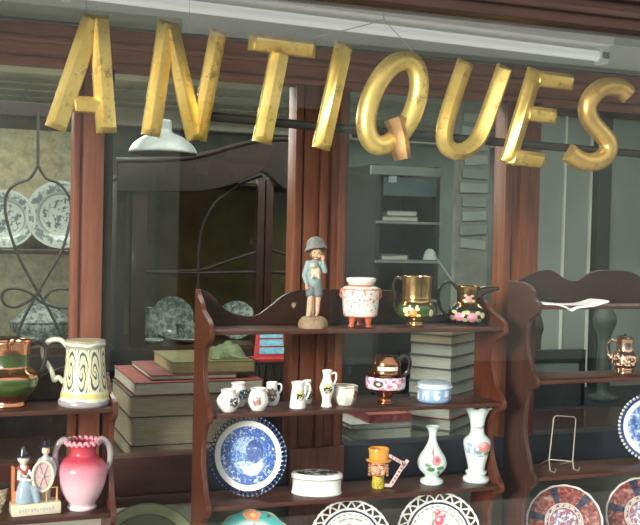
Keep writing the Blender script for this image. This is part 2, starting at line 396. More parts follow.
LET = [
 ('A', 'first gilt letter of the sign, a wide A with scuffed flat faces', [([(55, 129), (93, 17)], 21), ([(106, 133), (98, 16)], 20), ([(70, 104), (106, 106)], 16)], (80, 75)),
 ('N', 'gilt letter N with scratched slanting strokes', [([(150, 136), (167, 22)], 18.5), ([(195, 140), (169, 26)], 18), ([(197, 140), (218, 31)], 17)], (183, 80)),
 ('T', 'gilt letter T hanging between the N and the I', [([(248, 42), (314, 50.5)], 17), ([(261, 143), (279, 51)], 19)], (275, 90)),
 ('I', 'single slanting gilt bar forming the letter I', [([(320, 149), (343, 44)], 18)], (331, 96)),
 ('Q', 'round gilt letter Q hung from a white cord', [], (391, 104)),
 ('U', 'gilt letter U with rounded bottom right of the Q', [([(464.5, 62), (454, 92), (445, 122), (443, 138), (446, 147), (454, 152), (464, 150.5), (473, 144), (480, 133), (490, 106), (503.5, 67)], 16.5)], (470, 110)),
 ('E', 'gilt letter E with three short arms', [([(506, 163), (534, 70)], 16), ([(531, 78), (571, 83)], 15.5), ([(521, 113), (554, 117)], 15), ([(506, 156.5), (542, 161)], 15)], (530, 115)),
 ('S', 'dull gilt letter S at the end of the sign', [], (600, 125)),
]
for ch, lab, strokes, (cx, cy) in LET:
    org = P(cx, cy, YL); mb = MB()
    for path, wd in strokes:
        if len(path) > 2: path = smooth_pts(path, 4)
        # keep the lit bevel to the left / top
        sweep(mb, path, wd, ([(u, h_*.80) for u, h_ in RIDGE] if wd == 16 and ch == 'A' else RIDGE) if ch != 'U' else mirror(RIDGE), 5, org)
    if ch == 'Q':
        pth = circ(44, lambda a: (391.5+23.5*math.cos(a)+12.0*math.sin(a), 103.5-42.5*math.sin(a)))
        pts = [P(x, y, YL)-org for x, y in pth[:-1]]; rows = []; n = len(pts)
        for i, p in enumerate(pts):
            t_ = (pts[(i+1) % n]-pts[i-1]).normalized(); nr = Vector((-t_.z, 0, t_.x)); hw = 9.8*SM(org)
            rows.append([mb.b.verts.new(p-nr*u*hw+Vector((0, -h_, 0))) for u, h_ in ROUND])
        for i in range(n):
            a, b_ = rows[i], rows[(i+1) % n]
            for k in range(len(ROUND)): q = (k+1) % len(ROUND); mb.b.faces.new((a[k], b_[k], b_[q], a[q]))
    if ch == 'S':
        pth = smooth_pts([(627, 96), (619, 89), (607, 87), (595, 92), (587, 103), (586, 114), (591, 124), (599, 133), (606, 142), (606, 152), (599, 160), (588, 162.5), (577, 160), (566, 152)], 4)
        sweep(mb, pth, 18.5, ROUND, 2, org)
    o = mb.build('gilt_letter', 'gold_old' if ch == 'S' else 'gold', loc=org); tag(o, lab, 'letter', 'gilt letters of the shop sign')
    if ch in 'AN':
        mb = MB().tube([P(cx+6, 24 if ch == 'A' else 34, 1.968)-org, Vector((P(cx+6, 24, 1.968).x-org.x, -.002, ztop-org.z))], .0004, 5); mb.build('thread', 'glass3', o)
    if ch == 'Q':
        mb = MB(); pts = [(389, 119), (392, 128), (395, 140), (396, 150), (398, 160)]; wd = [17, 14, 13.5, 17, 13]; rows = []
        for i, (x, y_) in enumerate(pts):
            p = P(x, y_, YL)-org; t_ = (P(*pts[min(i+1, 4)], YL)-P(*pts[max(i-1, 0)], YL)).normalized(); nr = Vector((-t_.z, 0, t_.x)); hw = wd[i]/2*SM(org)
            rows.append([mb.b.verts.new(p-nr*u*hw+Vector((0, -h_, 0))) for u, h_ in [(-1, .01), (-1, .034), (-.1, .046), (.9, .035), (1, .03), (1, .01)]])
        for a, b_ in zip(rows, rows[1:]):
            for k in range(6): q = (k+1) % 6; mb.b.faces.new((a[k], b_[k], b_[q], a[q]))
        mb.b.faces.new(rows[0]); mb.b.faces.new(rows[-1][::-1])
        tl_ = mb.build('tail', 'bronze', o); tl_['label'] = 'brown tail of the letter'
m = MB().tube([P(311, 38, 1.99), P(350, 29, 1.99), P(384, 20, 1.99), P(400, 37, 1.99), P(416, 55, 1.99)], .0012, 6)
m.tube([P(384, 20, 1.99), P(383, 11, 1.99), P(383, 2, 1.99)+Vector((0, .03, .02))], .0014, 6)
tag(m.build('white_string', 'cord'), 'thin white cord looped from above down to the Q', 'string')
m = MB().tube([P(196, 115, 1.9797), P(330, 127.5, 1.9797), P(420, 135, 1.9797), P(520, 144, 1.9797), P(640, 154, 1.9797)], .0095, 12)
tag(m.build('iron_rod', 'iron'), 'dark iron rod running level behind the gilt letters', 'rod')
# ------------------------------------------------------------------ shelf units
YF, YB = 2.20, 2.345
def top_at(px, py): return P(px, py, YF).z
def shelf_unit(label, name_x0, name_x1, floors, prof, bb, bbz, thick=.012, wv='maho_v'):
    """prof: (z, share of depth) from the top down"""
    xa, xb = name_x0, name_x1; D = YB-YF
    t = thing('hanging_shelf', label, 'shelf unit', (xa, YB, ZD))
    out = [(0, 0), (-D*.8, 0)]+[(-D*f_, z-ZD) for z, f_ in reversed(prof)]+[(0, prof[0][0]-ZD)]
    for x in (0, xb-xa-thick):
        MB().prism(out, thick, 'x', x).build('side_panel', wv, t, smooth=False, bevel=.0015)
    for k, z in enumerate(floors):
        MB().box(thick-.001, xb-xa-thick+.001, -D, -.002, z-ZD-.0105, z-ZD, .002).build('shelf_board', 'maho_h', t)
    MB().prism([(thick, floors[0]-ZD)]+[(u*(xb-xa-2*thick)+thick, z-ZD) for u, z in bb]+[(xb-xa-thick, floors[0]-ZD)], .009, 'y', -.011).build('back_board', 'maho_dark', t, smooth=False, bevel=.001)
    return t
def panel_prof(floors, top, mid=.66):
    z1 = floors[0]; r = [(top, .06), (top-(top-z1)*.15, .16), (top-(top-z1)*.35, .38), (top-(top-z1)*.55, .52), (top-(top-z1)*.72, .82), (z1+.012, .98), (z1, 1.04), (z1-.02, 1.0), (z1-.04, .76)]
    for a, b_ in zip(floors, floors[1:]):
        h_ = a-b_
        r += [(a-h_*.32, mid), (a-h_*.5, mid-.02), (a-h_*.66, mid+.03), (a-h_*.8, mid+.14), (b_+.02, .92), (b_+.002, 1.05), (b_-.018, 1.02), (b_-h_*.16, .82)]
    return smooth_pts(r, 4)
# middle unit
f1, f2, f3 = (top_at(230, 330.5)+top_at(480, 327.5))/2, (top_at(240, 414)+top_at(415, 406))/2, (top_at(217, 508.5)+top_at(440, 489))/2
f4 = f3-(f2-f3)
FM = [f1, f2, f3, f4]
xa = SX(193, YB, f2); xb = SX(473, YB, f2)+.012
wave = [(0, P(200, 290, YB).z)]
for px, py in [(200, 290.5), (208, 296), (220, 309), (237, 315), (252, 315), (265, 307), (279, 296), (292, 290.5), (305, 290), (333, 289)]:
    p = P(px, py, YB); wave.append(((p.x-xa)/(xb-xa), p.z))
wave = [q for q in wave[1:]]
cxm = .5
wave = [q for q in wave if q[0] < .5]; wave = smooth_pts(wave, 4)
wave = [(0, wave[0][1]+.002)]+wave+[(1-u, z) for u, z in reversed(wave)]+[(1, wave[0][1]+.002)]
mid = shelf_unit('large mahogany hanging shelf in the centre, with boy figure on top', xa, xb, FM, panel_prof(FM, P(197, 289, YB).z), wave, 0)
pc = P(292, 305, YB)
MB().prism([(pc.x-xa+u*.006, pc.z-ZD+v*.006) for u, v in [(-1, 0), (-.6, .9), (.1, 1.4), (.3, .5), (1, 1.1), (.8, -.2), (0, -1.2)]], .002, 'y', -.0135).build('lit_cutout', 'wire', mid, smooth=False)  # pale plate standing in for light showing through a leaf-shaped cut-out
# left unit
def top_l(px, py): return P(px, py, YF).z
fA, fB = (top_l(0, 412.5)+top_l(112, 407.5))/2, (top_l(30, 520)+top_l(115, 512.5))/2
FL = [fA, fB, fB-(fA-fB)*.9]
xrb = SX(103, YB, fA)+.012; wl = xrb-.62
bl = [(0, .05), (.15, .03), (.3, .012), (.42, .03), (.5, .045), (.58, .03), (.7, .012), (.78, .030), (.85, .045), (.93, .04), (1, .055)]
shelf_unit('mahogany hanging shelf at the left edge of the window', wl, xrb, FL, panel_prof(FL, P(107, 372, YB).z), smooth_pts([(u, fA+.03+z) for u, z in bl], 3), 0)
# right unit
fR = [(top_at(540, 308)+top_at(640, 303))/2, (top_at(540, 383)+top_at(640, 375))/2, (top_at(538, 478)+top_at(640, 470))/2]; fR.append(fR[2]-(fR[1]-fR[2])*.95)
xra = SX(505.5, YB, fR[1]); xrr = xra+.66
wr = []
for px, py in [(516, 279), (532, 271.5), (547, 270), (562, 279), (574, 280.5), (585, 274), (600, 270), (640, 271)]:
    p = P(px, py, YB); wr.append(((p.x-xra)/.66, p.z))
wr = [q for q in smooth_pts(wr, 4) if q[0] < .5]; wr = [(0, wr[0][1]-.01)]+wr+[(1-u, z) for u, z in reversed(wr)]+[(1, wr[0][1]-.01)]
pr = panel_prof(fR, P(518, 283, YB).z, .70)
zt = P(512, 283, YF).z; pr = [(zt+.0, .15), (zt-.001, .5), (zt-.008, .72), (zt-.022, .85), (zt-.04, .86)]+[q for q in pr if q[0] < zt-.05]
shelf_unit('mahogany hanging shelf at right, holding the copper jug and wire stand', xra, xrr, fR, pr, wr, 0, wv='walnut_v')
# ------------------------------------------------------------------ china and figures on the shelves
def V(prof, s, open_=True, seg=44, sm=4, wall=1.1, wave=None, sx=1, sy=1, mb=None, c=(0, 0, 0)):
    q = smooth_pts(prof, sm) if sm else list(prof)
    q = [(max(r, .0), z) for r, z in q]
    if open_:
        inn = [(max(.3, r-wall), z) for r, z in q if z > q[0][1]+wall*1.5][::-1]
        inn[0] = (inn[0][0], q[-1][1]-.1)
        q = q+[(q[-1][0]-wall*.5, q[-1][1]+.35)]+inn+[(0, inn[-1][1])]
    else: q = q+([(0, q[-1][1])] if q[-1][0] > 0 else [])
    q = [(0, q[0][1])]+q
    mb = mb or MB(); return mb.lathe([(r*s, z*s) for r, z in q], seg, c, sx, sy, wave)
def S3(pts, s, n=5, closed=False): return [Vector(p)*s for p in smooth_pts(pts, n, closed)]
def rim(m): return m
def mask_mat(name, base, layers, rough=.12, metal=0., coat=.5, wob=None, s=1.0, bump=None):
    """layers: function(g) -> [(mask, colour)] laid over the base colour in the object's own space (units px*s)"""
    g = G(name)
    if wob: g.wob(wob[0]/s, wob[1]*s)
    c = base(g) if callable(base) else base
    for mk, col in layers(g): c = g.mix(c, col, mk)
    return g, c
RED, PINK, GRN, BLU, NAVY, YEL = (.55, .05, .03), (.80, .28, .32), (.09, .22, .07), (.10, .20, .50), (.015, .03, .10), (.80, .52, .08)
def E_(g, s, cx, cz, rx, rz): return g.ell(cx*s, cz*s, rx*s, rz*s)
def flower(g, s, cx, cz, r, col, leaf=GRN, eye=None):
    o = []
    for dx, dz in ((-1.4, -.5), (1.35, -.6), (-1.0, 1.0), (1.1, .9)): o.append((E_(g, s, cx+dx*r, cz+dz*r, r*.55, r*.38), leaf))
    o.append((E_(g, s, cx, cz, r, r*.92), col)); o.append((E_(g, s, cx-.25*r, cz+.2*r, r*.35, r*.3), tuple(min(1, k*1.25+.08) for k in col)))
    if eye: o.append((E_(g, s, cx, cz, r*.35, r*.35), eye))
    return o
def put(name, label, cat, px, Y, z, group=None, turn=0):
    loc, rz, s = face(px, Y, z); t = thing(name, label, cat, loc, rz+turn, group); return t, s

# ---------- left shelf
t, s = put('lustre_jug', 'copper lustre jug with green bands, at the left end of the upper shelf', 'jug', 9, 2.27, fA)
def L(g):
    z = g.z; return [(g.rng(z, 41*s, 53*s), (.05, .085, .015)), (g.rng(z, 13*s, 30*s), (.055, .09, .018))]
g, c = mask_mat('copper_green_lustre', (.55, .24, .12), L, s=s)
m1 = g.out(c, .16, g.f('SUBTRACT', .95, g.mul(.75, g.f('ADD', L(g)[0][0], L(g)[1][0]))), .5)
V([(16.5, 0), (17, 2), (16, 6), (19, 10), (26, 17), (29.5, 24), (28, 32), (22, 38), (20, 42), (20, 58), (21.5, 64), (21, 66)], s).build('body', m1, t)
MB().tube(S3([(18, 0, 61), (28, 0, 64), (35, 0, 58), (34, 0, 45), (30, 0, 34), (27, 0, 26)], s), [2.4*s]*26, 10).build('handle', 'ebony', t)
MB().tube(S3([(0, -18, 60), (0, -22, 66), (4, -24, 69)], s), 3*s, 10).build('spout', m1, t)

t, s = put('tankard', 'cream and green stoneware tankard with moulded scrolls beside the copper jug', 'tankard', 84.5, 2.26, fA, turn=-.1)
def L(g):
    z = g.z; a = g.ang2; w_ = g.f('FRACT', g.f('ADD', g.mul(a, 10/(2*PI)), 5.05))
    u = g.f('SUBTRACT', w_, .5); v = g.f('DIVIDE', g.f('SUBTRACT', z, 35*s), 20*s)
    body = g.rng(z, 15*s, 56*s)
    sp = g.f('SINE', g.f('ADD', g.mul(g.f('SQRT', g.f('ADD', g.mul(u, u, 5.5), g.mul(v, v))), 13), g.mul(g.f('ARCTAN2', v, u), 2)))
    return [(g.mul(body, g.gt(sp, .35)), (.20, .25, .15)), (g.mul(body, g.gt(sp, .75)), (.07, .10, .08)), (g.mul(body, g.lt(sp, -.70)), (.80, .68, .28)),
            (g.mul(body, g.lt(g.f('ABSOLUTE', u), -1.0)), (0, 0, 0)), (g.mul(body, g.gt(g.f('ABSOLUTE', u), .44)), (.80, .80, .68)),
            (g.rng(z, 56*s, 59.5*s), (.30, .36, .28)), (g.rng(z, 8.5*s, 13*s), (.78, .66, .24)), (g.lt(z, 5.5*s), (.36, .33, .33)), (g.gt(z, 62.2*s), (.40, .36, .24))]
g = G('tankard_glaze'); g.wob(.06/s, 3.2*s); g.ang2 = g.f('ARCTAN2', g.y, g.x); c = (.74, .75, .58)
for mk, cl in L(g): c = g.mix(c, cl, mk)
mt = g.out(c, .25, 0, .4)
V([(25, 0), (26, 2), (25.5, 5), (24, 7), (23.5, 12), (22.5, 15), (20.5, 30), (19.3, 45), (19, 56), (19.8, 60), (20, 64)], s, seg=60).build('body', mt, t)
m = MB().tube(S3([(-18, 0, 58), (-24, 0, 64), (-33, 0, 64), (-41, 0, 57), (-40, 0, 46), (-33, 0, 34), (-30, 0, 24), (-26, 0, 27), (-21, 0, 22)], s), 2.5*s, 10)
hm = plain('tankard_handle_glaze', (.62, .64, .50), .25, coat=.4); m.build('handle', hm, t)
V([(18.8, 0), (18.8, 3)], s, False, sm=0, c=(0, 0, 61.5*s)).build('lid', plain('tankard_inside', (.40, .37, .25), .3), t)

# seated and standing couple at the spinning wheel
t, s = put('spinning_couple_figurine', 'small china couple at a spinning wheel on a cream base', 'figurine', 35, 2.25, fB, turn=.15)
C_ = {k: plain('china_'+k, v, .2, coat=.4, var=.06) for k, v in dict(cream=(.78, .70, .52), skin=(.82, .62, .48), red=(.40, .07, .05), blue=(.34, .44, .52), white=(.80, .78, .72), dark=(.02, .022, .03), pink=(.66, .48, .46), gold=(.62, .36, .12), grey=(.50, .52, .50), orange=(.62, .24, .10)).items()}
MB().box(-24*s, 24*s, -11*s, 11*s, 0, 12*s, 1.6*s).build('base', C_['cream'], t)
m = MB()
for k in range(12): m.box((-17+k*2.9)*s, (-15.2+k*2.9)*s, -11.3*s, -10.9*s, (4.0+(k % 2))*s, (6.6+(k*7 % 3)*.6)*s)
m.build('inscription', C_['grey'], t, smooth=False)
m = MB().box(-23*s, -20*s, -2*s, 8*s, 12*s, 48*s, .8*s); m.box(-23*s, -8*s, 6*s, 8*s, 12*s, 46*s, .8*s); m.box(-23*s, -5*s, -4*s, 8*s, 12*s, 24*s, .8*s)
m.build('chair', C_['orange'], t)
m = MB().lathe([(k[0]*s, k[1]*s) for k in [(0, 12), (10, 12), (9.5, 20), (8, 28), (5.5, 34), (5, 36), (0, 36)]], 24, (-10*s, -3*s, 0), 1, .9)
m.cone((-9*s, -3*s, 28*s), (-1*s, -8*s, 25*s), 5*s, 3.6*s); m.cone((-1*s, -8*s, 24*s), (1*s, -8*s, 14*s), 3.6*s, 3*s)
m.build('seated_skirt', C_['blue'], t, remesh=.9*s)
m = MB().cone((-11*s, 0, 34*s), (-12*s, 0, 46*s), 5*s, 4.6*s); m.cone((-15*s, -1*s, 45*s), (-17*s, -6*s, 37*s), 2.4*s, 1.9*s); m.cone((-17*s, -6*s, 37*s), (-6*s, -9*s, 35*s), 1.9*s, 1.3*s)
m.cone((-8*s, -1*s, 45*s), (-4*s, -6*s, 38*s), 2.2*s, 1.6*s); m.build('seated_bodice', C_['white'], t, remesh=.8*s)
m = MB().cone((-16*s, -1*s, 46*s), (-11*s, -5*s, 41*s), 2.6*s, 1.4*s); m.cone((-8*s, -1*s, 46*s), (-11*s, -5*s, 41*s), 2.6*s, 1.4*s); m.build('shawl', C_['red'], t)
m = MB().ball((-12*s, -1*s, 53.5*s), (4.2*s, 4.2*s, 5*s)); m.ball((-12*s, -5.2*s, 53*s), .9*s, 8); m.cone((-12*s, 0, 47*s), (-12*s, 0, 50*s), 2*s, 2*s); m.build('seated_head', C_['skin'], t)
m = MB().lathe([(k[0]*s, k[1]*s) for k in [(0, 56.5), (7.5, 57), (7, 58.5), (4.5, 59), (3.5, 64), (2, 68), (0, 68.5)]], 20, (-12*s, -.5*s, 0)); m.build('seated_hat', C_['dark'], t)
MB().lathe([(k[0]*s, k[1]*s) for k in [(5.2, 53), (6, 56.5), (0, 57.2)]], 16, (-12*s, .5*s, 0)).build('frill', C_['white'], t)
m = MB()
for sx_ in (-1, 1): m.cone(((10+sx_*3)*s, 4*s, 13*s), ((10+sx_*2.4)*s, 4*s, 34*s), 2.6*s, 3.6*s)
m.build('standing_breeches', C_['grey'], t, remesh=.8*s)
m = MB().cone((10*s, 4*s, 34*s), (10*s, 3*s, 52*s), 6*s, 5.2*s); m.cone((5*s, 2*s, 52*s), (0*s, -3*s, 42*s), 2.8*s, 2*s); m.cone((15*s, 2*s, 52*s), (19*s, 0, 43*s), 2.8*s, 2.3*s); m.cone((19*s, 0, 43*s), (17*s, -5*s, 36*s), 2.3*s, 1.7*s)
m.build('standing_coat', plain('china_paleblue', (.50, .58, .64), .2, coat=.4), t, remesh=.9*s)
m = MB().ball((10*s, 1.5*s, 62*s), (4.2*s, 4.2*s, 5.2*s)); m.ball((10*s, -2.7*s, 61.5*s), .9*s, 8); m.cone((10*s, 2*s, 55*s), (10*s, 2*s, 58*s), 2*s, 2*s); m.build('standing_head', C_['skin'], t)
MB().lathe([(k[0]*s, k[1]*s) for k in [(0, 65), (6.5, 65.3), (6, 66.6), (4.3, 67), (4, 72), (0, 73)]], 20, (10*s, 2*s, 0)).build('standing_hat', C_['dark'], t)
m = MB().tube([Vector((6*s+10*s*math.cos(a), -7.5*s, 38*s+15*s*math.sin(a))) for a in [2*PI*k/32 for k in range(32)]], 1.5*s, 8, closed=True); wh = m.build('wheel', C_['cream'], t)
m = MB().prism([(6*s+9*s*math.cos(2*PI*k/28), 38*s+14*s*math.sin(2*PI*k/28)) for k in range(28)], 1.2*s, 'y', -7*s); m.ball((6*s, -7.5*s, 38*s), 1.8*s)
for k in range(6): m.tube([Vector((6*s, -7.6*s, 38*s)), Vector((6*s+9*s*math.cos(k*PI/3), -7.6*s, 38*s+14*s*math.sin(k*PI/3)))], .5*s, 6)
m.build('wheel_disc', C_['pink'], wh)
m = MB().tube([Vector((10*s, -7*s, 12*s)), Vector((10*s, -7*s, 26*s)), Vector((20*s, -7*s, 26*s)), Vector((20*s, -7*s, 12*s))], 1.1*s, 8); m.build('wheel_stand', C_['gold'], t)

# pink vase
t, s = put('two_handled_vase', 'crimson to pale pink vase with a frilled rim and clear handles', 'vase', 82, 2.26, fB)
g = G('pink_cased_glass'); c = g.ramp(g.f('DIVIDE', g.z, 70*s), [(.0, (.82, .66, .68)), (.30, (.78, .50, .56)), (.58, (.72, .27, .34)), (.72, (.56, .06, .10)), (1, (.52, .05, .07))])
mv = g.out(c, .22, 0, .4)
V([(13.5, 0), (14.5, 2), (13.2, 5), (17, 12), (21.5, 22), (24, 34), (24, 42), (19, 49.5), (12.8, 54), (12.6, 60), (16, 66)], s, wave=None).build('body', mv, t)
fr = MB().tube([Vector(((16.5+.9*math.sin(18*a))*math.cos(a), (16.5+.9*math.sin(18*a))*math.sin(a), 67+1.6*math.cos(18*a)))*s for a in [2*PI*k/180 for k in range(180)]], 1.6*s, 8, closed=True)
fr.build('frilled_rim', plain('pink_rim_glass', (.82, .36, .40), .15, coat=.5), t)
for q in (-1, 1):
    MB().tube(S3([(q*13, 0, 64), (q*18, 0, 69), (q*25, 0, 63), (q*27, 0, 52), (q*25, 0, 42), (q*22, 0, 34)], s), [k*s for k in [3.6-.04*i for i in range(26)]], 12).build('handle', 'glass3', t)
t, s = put('bowl', 'small cream bowl cut off at the left edge of the frame', 'bowl', -6, 2.27, fB)
V([(7, 0), (8, 2), (7, 4), (11, 12), (13, 22), (13.5, 27)], s).build('body', plain('cream_speckled_glaze', (.62, .60, .42), .25, var=.5, sc=180, coat=.4), t)
V([(13.5, 0), (14, 1.5)], s, False, sm=0, c=(0, 0, 26*s)).build('rim', 'ebony', t)

# ---------- middle shelf, top row
t, s = put('boy_figurine', 'bisque figurine of a barefoot boy in a brimmed hat holding a small dog', 'figurine', 313, 2.245, f1)
F_ = {k: plain('bisque_'+k, v, .55, var=.15, sc=200) for k, v in dict(hat=(.21, .22, .20), blue=(.27, .36, .36), short=(.15, .18, .18), skin=(.62, .38, .25), tan=(.30, .21, .12), cream=(.52, .44, .29), hair=(.22, .12, .05), dog=(.60, .54, .38)).items()}
MB().lathe([(k[0]*s, k[1]*s) for k in [(0, 0), (14.5, 0), (15, 3), (14, 7), (11, 10.5), (6, 12), (0, 12.3)]], 32, wave=lambda i, a: .04*math.sin(5*a)).build('base', F_['tan'], t)
m = MB()
for a in (-.5, 0, .55): m.ball((9*s*math.sin(a), -12.5*s*math.cos(a), 6*s), (2.2*s, 1.5*s, 3*s), 10)
m.build('leaves', plain('bisque_moss', (.30, .20, .10), .6), t)
m = MB().cone((-3*s, 1*s, 11*s), (-2.5*s, 1*s, 32*s), 4.4*s, 3.8*s, 12); m.build('tree_stump', F_['cream'], t, remesh=.7*s)
m = MB().cone((4*s, -1*s, 17*s), (4.6*s, 0, 34*s), 2.1*s, 3*s); m.cone((4*s, -1*s, 15*s), (3*s, -4.5*s, 13.2*s), 1.9*s, 1.5*s)
m.cone((-3.2*s, -3*s, 17*s), (-3*s, -1*s, 34*s), 2.1*s, 3*s); m.cone((-3.2*s, -3*s, 15*s), (-4*s, -6.5*s, 13*s), 1.9*s, 1.5*s)
m.build('legs', F_['skin'], t, remesh=.7*s)
m = MB().cone((-3.5*s, 0, 34*s), (-2.5*s, 0, 46*s), 4.8*s, 4.8*s); m.cone((4.6*s, 0, 34*s), (3*s, 0, 46*s), 4.6*s, 4.8*s); m.build('breeches', F_['short'], t, remesh=.8*s)
m = MB().cone((0, 0, 46*s), (0, 0, 63*s), 7*s, 5.8*s); m.cone((-6*s, 0, 64*s), (-9.5*s, -1*s, 52*s), 3.5*s, 2.9*s); m.cone((-9.5*s, -1*s, 52*s), (-7.5*s, -5*s, 45*s), 2.9*s, 2.1*s)
m.cone((6*s, 0, 64*s), (10.5*s, -3*s, 57*s), 3.5*s, 2.9*s); m.cone((10.5*s, -3*s, 57*s), (8.5*s, -6*s, 66*s), 2.8*s, 2*s); m.build('jacket', F_['blue'], t, remesh=.8*s)
for side in (0, 1):
    m = MB().ball(((-7*s, -5.5*s, 42.5*s), (8.2*s, -7*s, 69*s))[side], (1.7*s, 1.6*s, 2.4*s))
    for k in range(4):
        if side: m.cone(((7+k*.8)*s, -7.6*s, 70*s), ((6.6+k*.8)*s, -8*s, 72.5*s), .45*s, .35*s, 6)
        else: m.cone(((-8+k*.75)*s, -6*s, 41*s), ((-8+k*.75)*s, -6.2*s, 38.6*s), .45*s, .35*s, 6)
    m.build('hand', F_['skin'], t)
hd = MB().ball((2*s, -2*s, 74*s), (5.4*s, 5.2*s, 6.2*s), 20); hd.ball((2.2*s, -7.3*s, 73.2*s), (.9*s, 1.0*s, 1.2*s), 10); hd.ball((-1*s, -5.6*s, 71.8*s), 1.7*s, 10); hd.ball((5*s, -5.6*s, 71.8*s), 1.7*s, 10); hd.ball((2*s, -6*s, 69.6*s), (1.6*s, 1.2*s, 1*s), 10); hd.cone((1*s, 0, 66*s), (1.5*s, -.5*s, 70*s), 2.6*s, 2.6*s)
hd = hd.build('head', F_['skin'], t, remesh=.55*s)
m = MB()
for q in (-1, 1): m.ball(((2+q*2.1)*s, -7.0*s, 75*s), (.75*s, .5*s, .6*s), 8)
m.build('eyes', C_['dark'], hd)
MB().ball((2*s, -7.3*s, 70.6*s), (1.3*s, .5*s, .45*s), 8).build('mouth', C_['red'], hd)
m = MB().ball((2*s, 0, 76*s), (6.2*s, 5.4*s, 5.6*s)); m.ball((-3.2*s, -2*s, 73*s), (1.8*s, 2.4*s, 3.4*s)); m.ball((7.2*s, -2*s, 73*s), (1.8*s, 2.4*s, 3.4*s)); m.build('hair', F_['hair'], t, remesh=.7*s)
m = MB().lathe([(k[0]*s, k[1]*s) for k in [(0, 0), (11, -2.2), (11.6, -1), (10.4, 1), (9.2, 2.2), (9, 5.6), (7.4, 8.8), (4.4, 10.8), (0, 11.6)]], 28, wave=lambda i, a: .05*math.sin(3*a))
bmesh.ops.rotate(m.b, verts=m.b.verts, cent=(0, 0, 0), matrix=Matrix.Rotation(-.22, 3, 'X') @ Matrix.Rotation(-.16, 3, 'Y')); bmesh.ops.translate(m.b, verts=m.b.verts, vec=(1.2*s, .6*s, 79.5*s))
m.build('hat', F_['hat'], t)
m = MB().ball((1.5*s, -7*s, 56*s), (5.2*s, 3.6*s, 6.2*s)); m.ball((-.5*s, -9.5*s, 62*s), (3*s, 3*s, 3.2*s)); m.ball((-.9*s, -12.3*s, 61.3*s), (1.3*s, 1.6*s, 1.1*s)); m.ball((-3.2*s, -9*s, 61.5*s), (1*s, 1.3*s, 2.4*s)); m.ball((2.2*s, -9*s, 61.5*s), (1*s, 1.3*s, 2.4*s))
m.cone((-1*s, -9.5*s, 53*s), (-2.5*s, -11*s, 50*s), 1.5*s, 1.1*s); m.cone((4*s, -9*s, 53*s), (5*s, -10.5*s, 50*s), 1.5*s, 1.1*s)
m.build('dog', F_['dog'], t, remesh=.6*s)

t, s = put('censer_jar', 'white porcelain jar with rust red figures on three short red feet', 'jar', 360, 2.245, f1)
def L(g):
    z = g.z; v = g.noise(.34/s, 4, rough=.7)
    return [(g.mul(g.rng(z, 12*s, 40*s), g.gt(v, .57)), (.58, .17, .10)), (g.mul(g.rng(z, 12*s, 40*s), g.gt(v, .66)), (.28, .10, .05)), (g.mul(g.rng(z, 14*s, 36*s), g.lt(v, .36)), (.55, .42, .22)),
            (g.rng(z, 41*s, 43*s), (.60, .16, .08)), (g.rng(z, 37.5*s, 38.6*s), (.60, .16, .08)), (g.rng(z, 10*s, 12*s), (.60, .20, .10))]
g, c = mask_mat('censer_glaze', (.76, .72, .66), L, s=s); mc = g.out(c, .14, 0, .5)
V([(11, 10), (15.5, 10.5), (17, 13), (18.3, 26), (18.6, 37), (17, 40.2), (13.6, 42), (13, 43.5), (14.6, 46), (14.8, 49)], s, seg=48).build('body', mc, t)
rm = plain('iron_red_glaze', (.50, .10, .05), .2, coat=.4, var=.25, sc=120)
for k in range(3):
    a = -PI/2+.75+k*2*PI/3 if k else -PI/2-.62
    a = [-PI/2-.75, -PI/2+.75, PI/2][k]
    m = MB().cone((11*s*math.cos(a), 11*s*math.sin(a), 11*s), (12*s*math.cos(a), 12*s*math.sin(a), 3.4*s), 4.2*s, 2.6*s); m.ball((12.4*s*math.cos(a), 12.6*s*math.sin(a), 2*s), (3.6*s, 3.4*s, 2*s)); m.build('foot', rm, t)
for q in (-1, 1):
    m = MB().ball((q*18*s, 0, 36*s), (3*s, 2.8*s, 3.4*s)); m.tube([Vector((q*19.5*s, 0, 36*s)), Vector((q*20.5*s, 0, 32*s)), Vector((q*18.5*s, 0, 29*s))], 1.2*s, 8); m.build('lion_handle', rm, t)

def lustre(name, s, green_z, flw, base=(.50, .27, .10), gcol=(.035, .07, .012)):
    g = G(name); inb = g.rng(g.z, green_z[0]*s, green_z[1]*s); c = g.mix(g.mix(base, tuple(k*.55 for k in base), g.noise(.1/s, 3)), gcol, inb)
    fm = None
    for mk, cl in flw(g): c = g.mix(c, cl, mk); fm = mk if fm is None else g.f('MAXIMUM', fm, mk)
    met = g.mul(g.f('SUBTRACT', 1.0, inb), .95)
    if fm is not None: met = g.mul(met, g.f('SUBTRACT', 1.0, fm))
    return g.out(c, .17, met, .6)
t, s = put('lustre_mug', 'bronze lustre mug with dark green belly and an orange flower', 'mug', 415.5, 2.25, f1)
m1 = lustre('bronze_lustre_green', s, (9, 22), lambda g: flower(g, s, -3, 14.5, 4.2, (.80, .24, .05), (.72, .66, .30), (.85, .50, .1))+[(E_(g, s, -10, 17, 2.6, 3), (.75, .72, .4)), (E_(g, s, 15, 14, 2, 4), (.65, .6, .35)), (E_(g, s, 1, 20, 1.4, 2.6), (.75, .7, .4)), (E_(g, s, -6, 20, 1.2, 2.4), (.75, .7, .4))], (.58, .37, .13))
V([(8, 0), (8.5, 2), (7.5, 5), (11, 7.5), (17.5, 11), (18.8, 16), (18, 21), (15.3, 25), (15.2, 29), (14.6, 30), (14.8, 42), (15.6, 50)], s).build('body', m1, t)
MB().tube(S3([(-14, 0, 46), (-20, 0, 48), (-23, 0, 40), (-21, 0, 30), (-22, 0, 21), (-18, 0, 12), (-16, 0, 15)], s), 1.5*s, 8).build('handle', plain('dark_bronze_glaze', (.06, .05, .02), .15, .5, coat=.5), t)
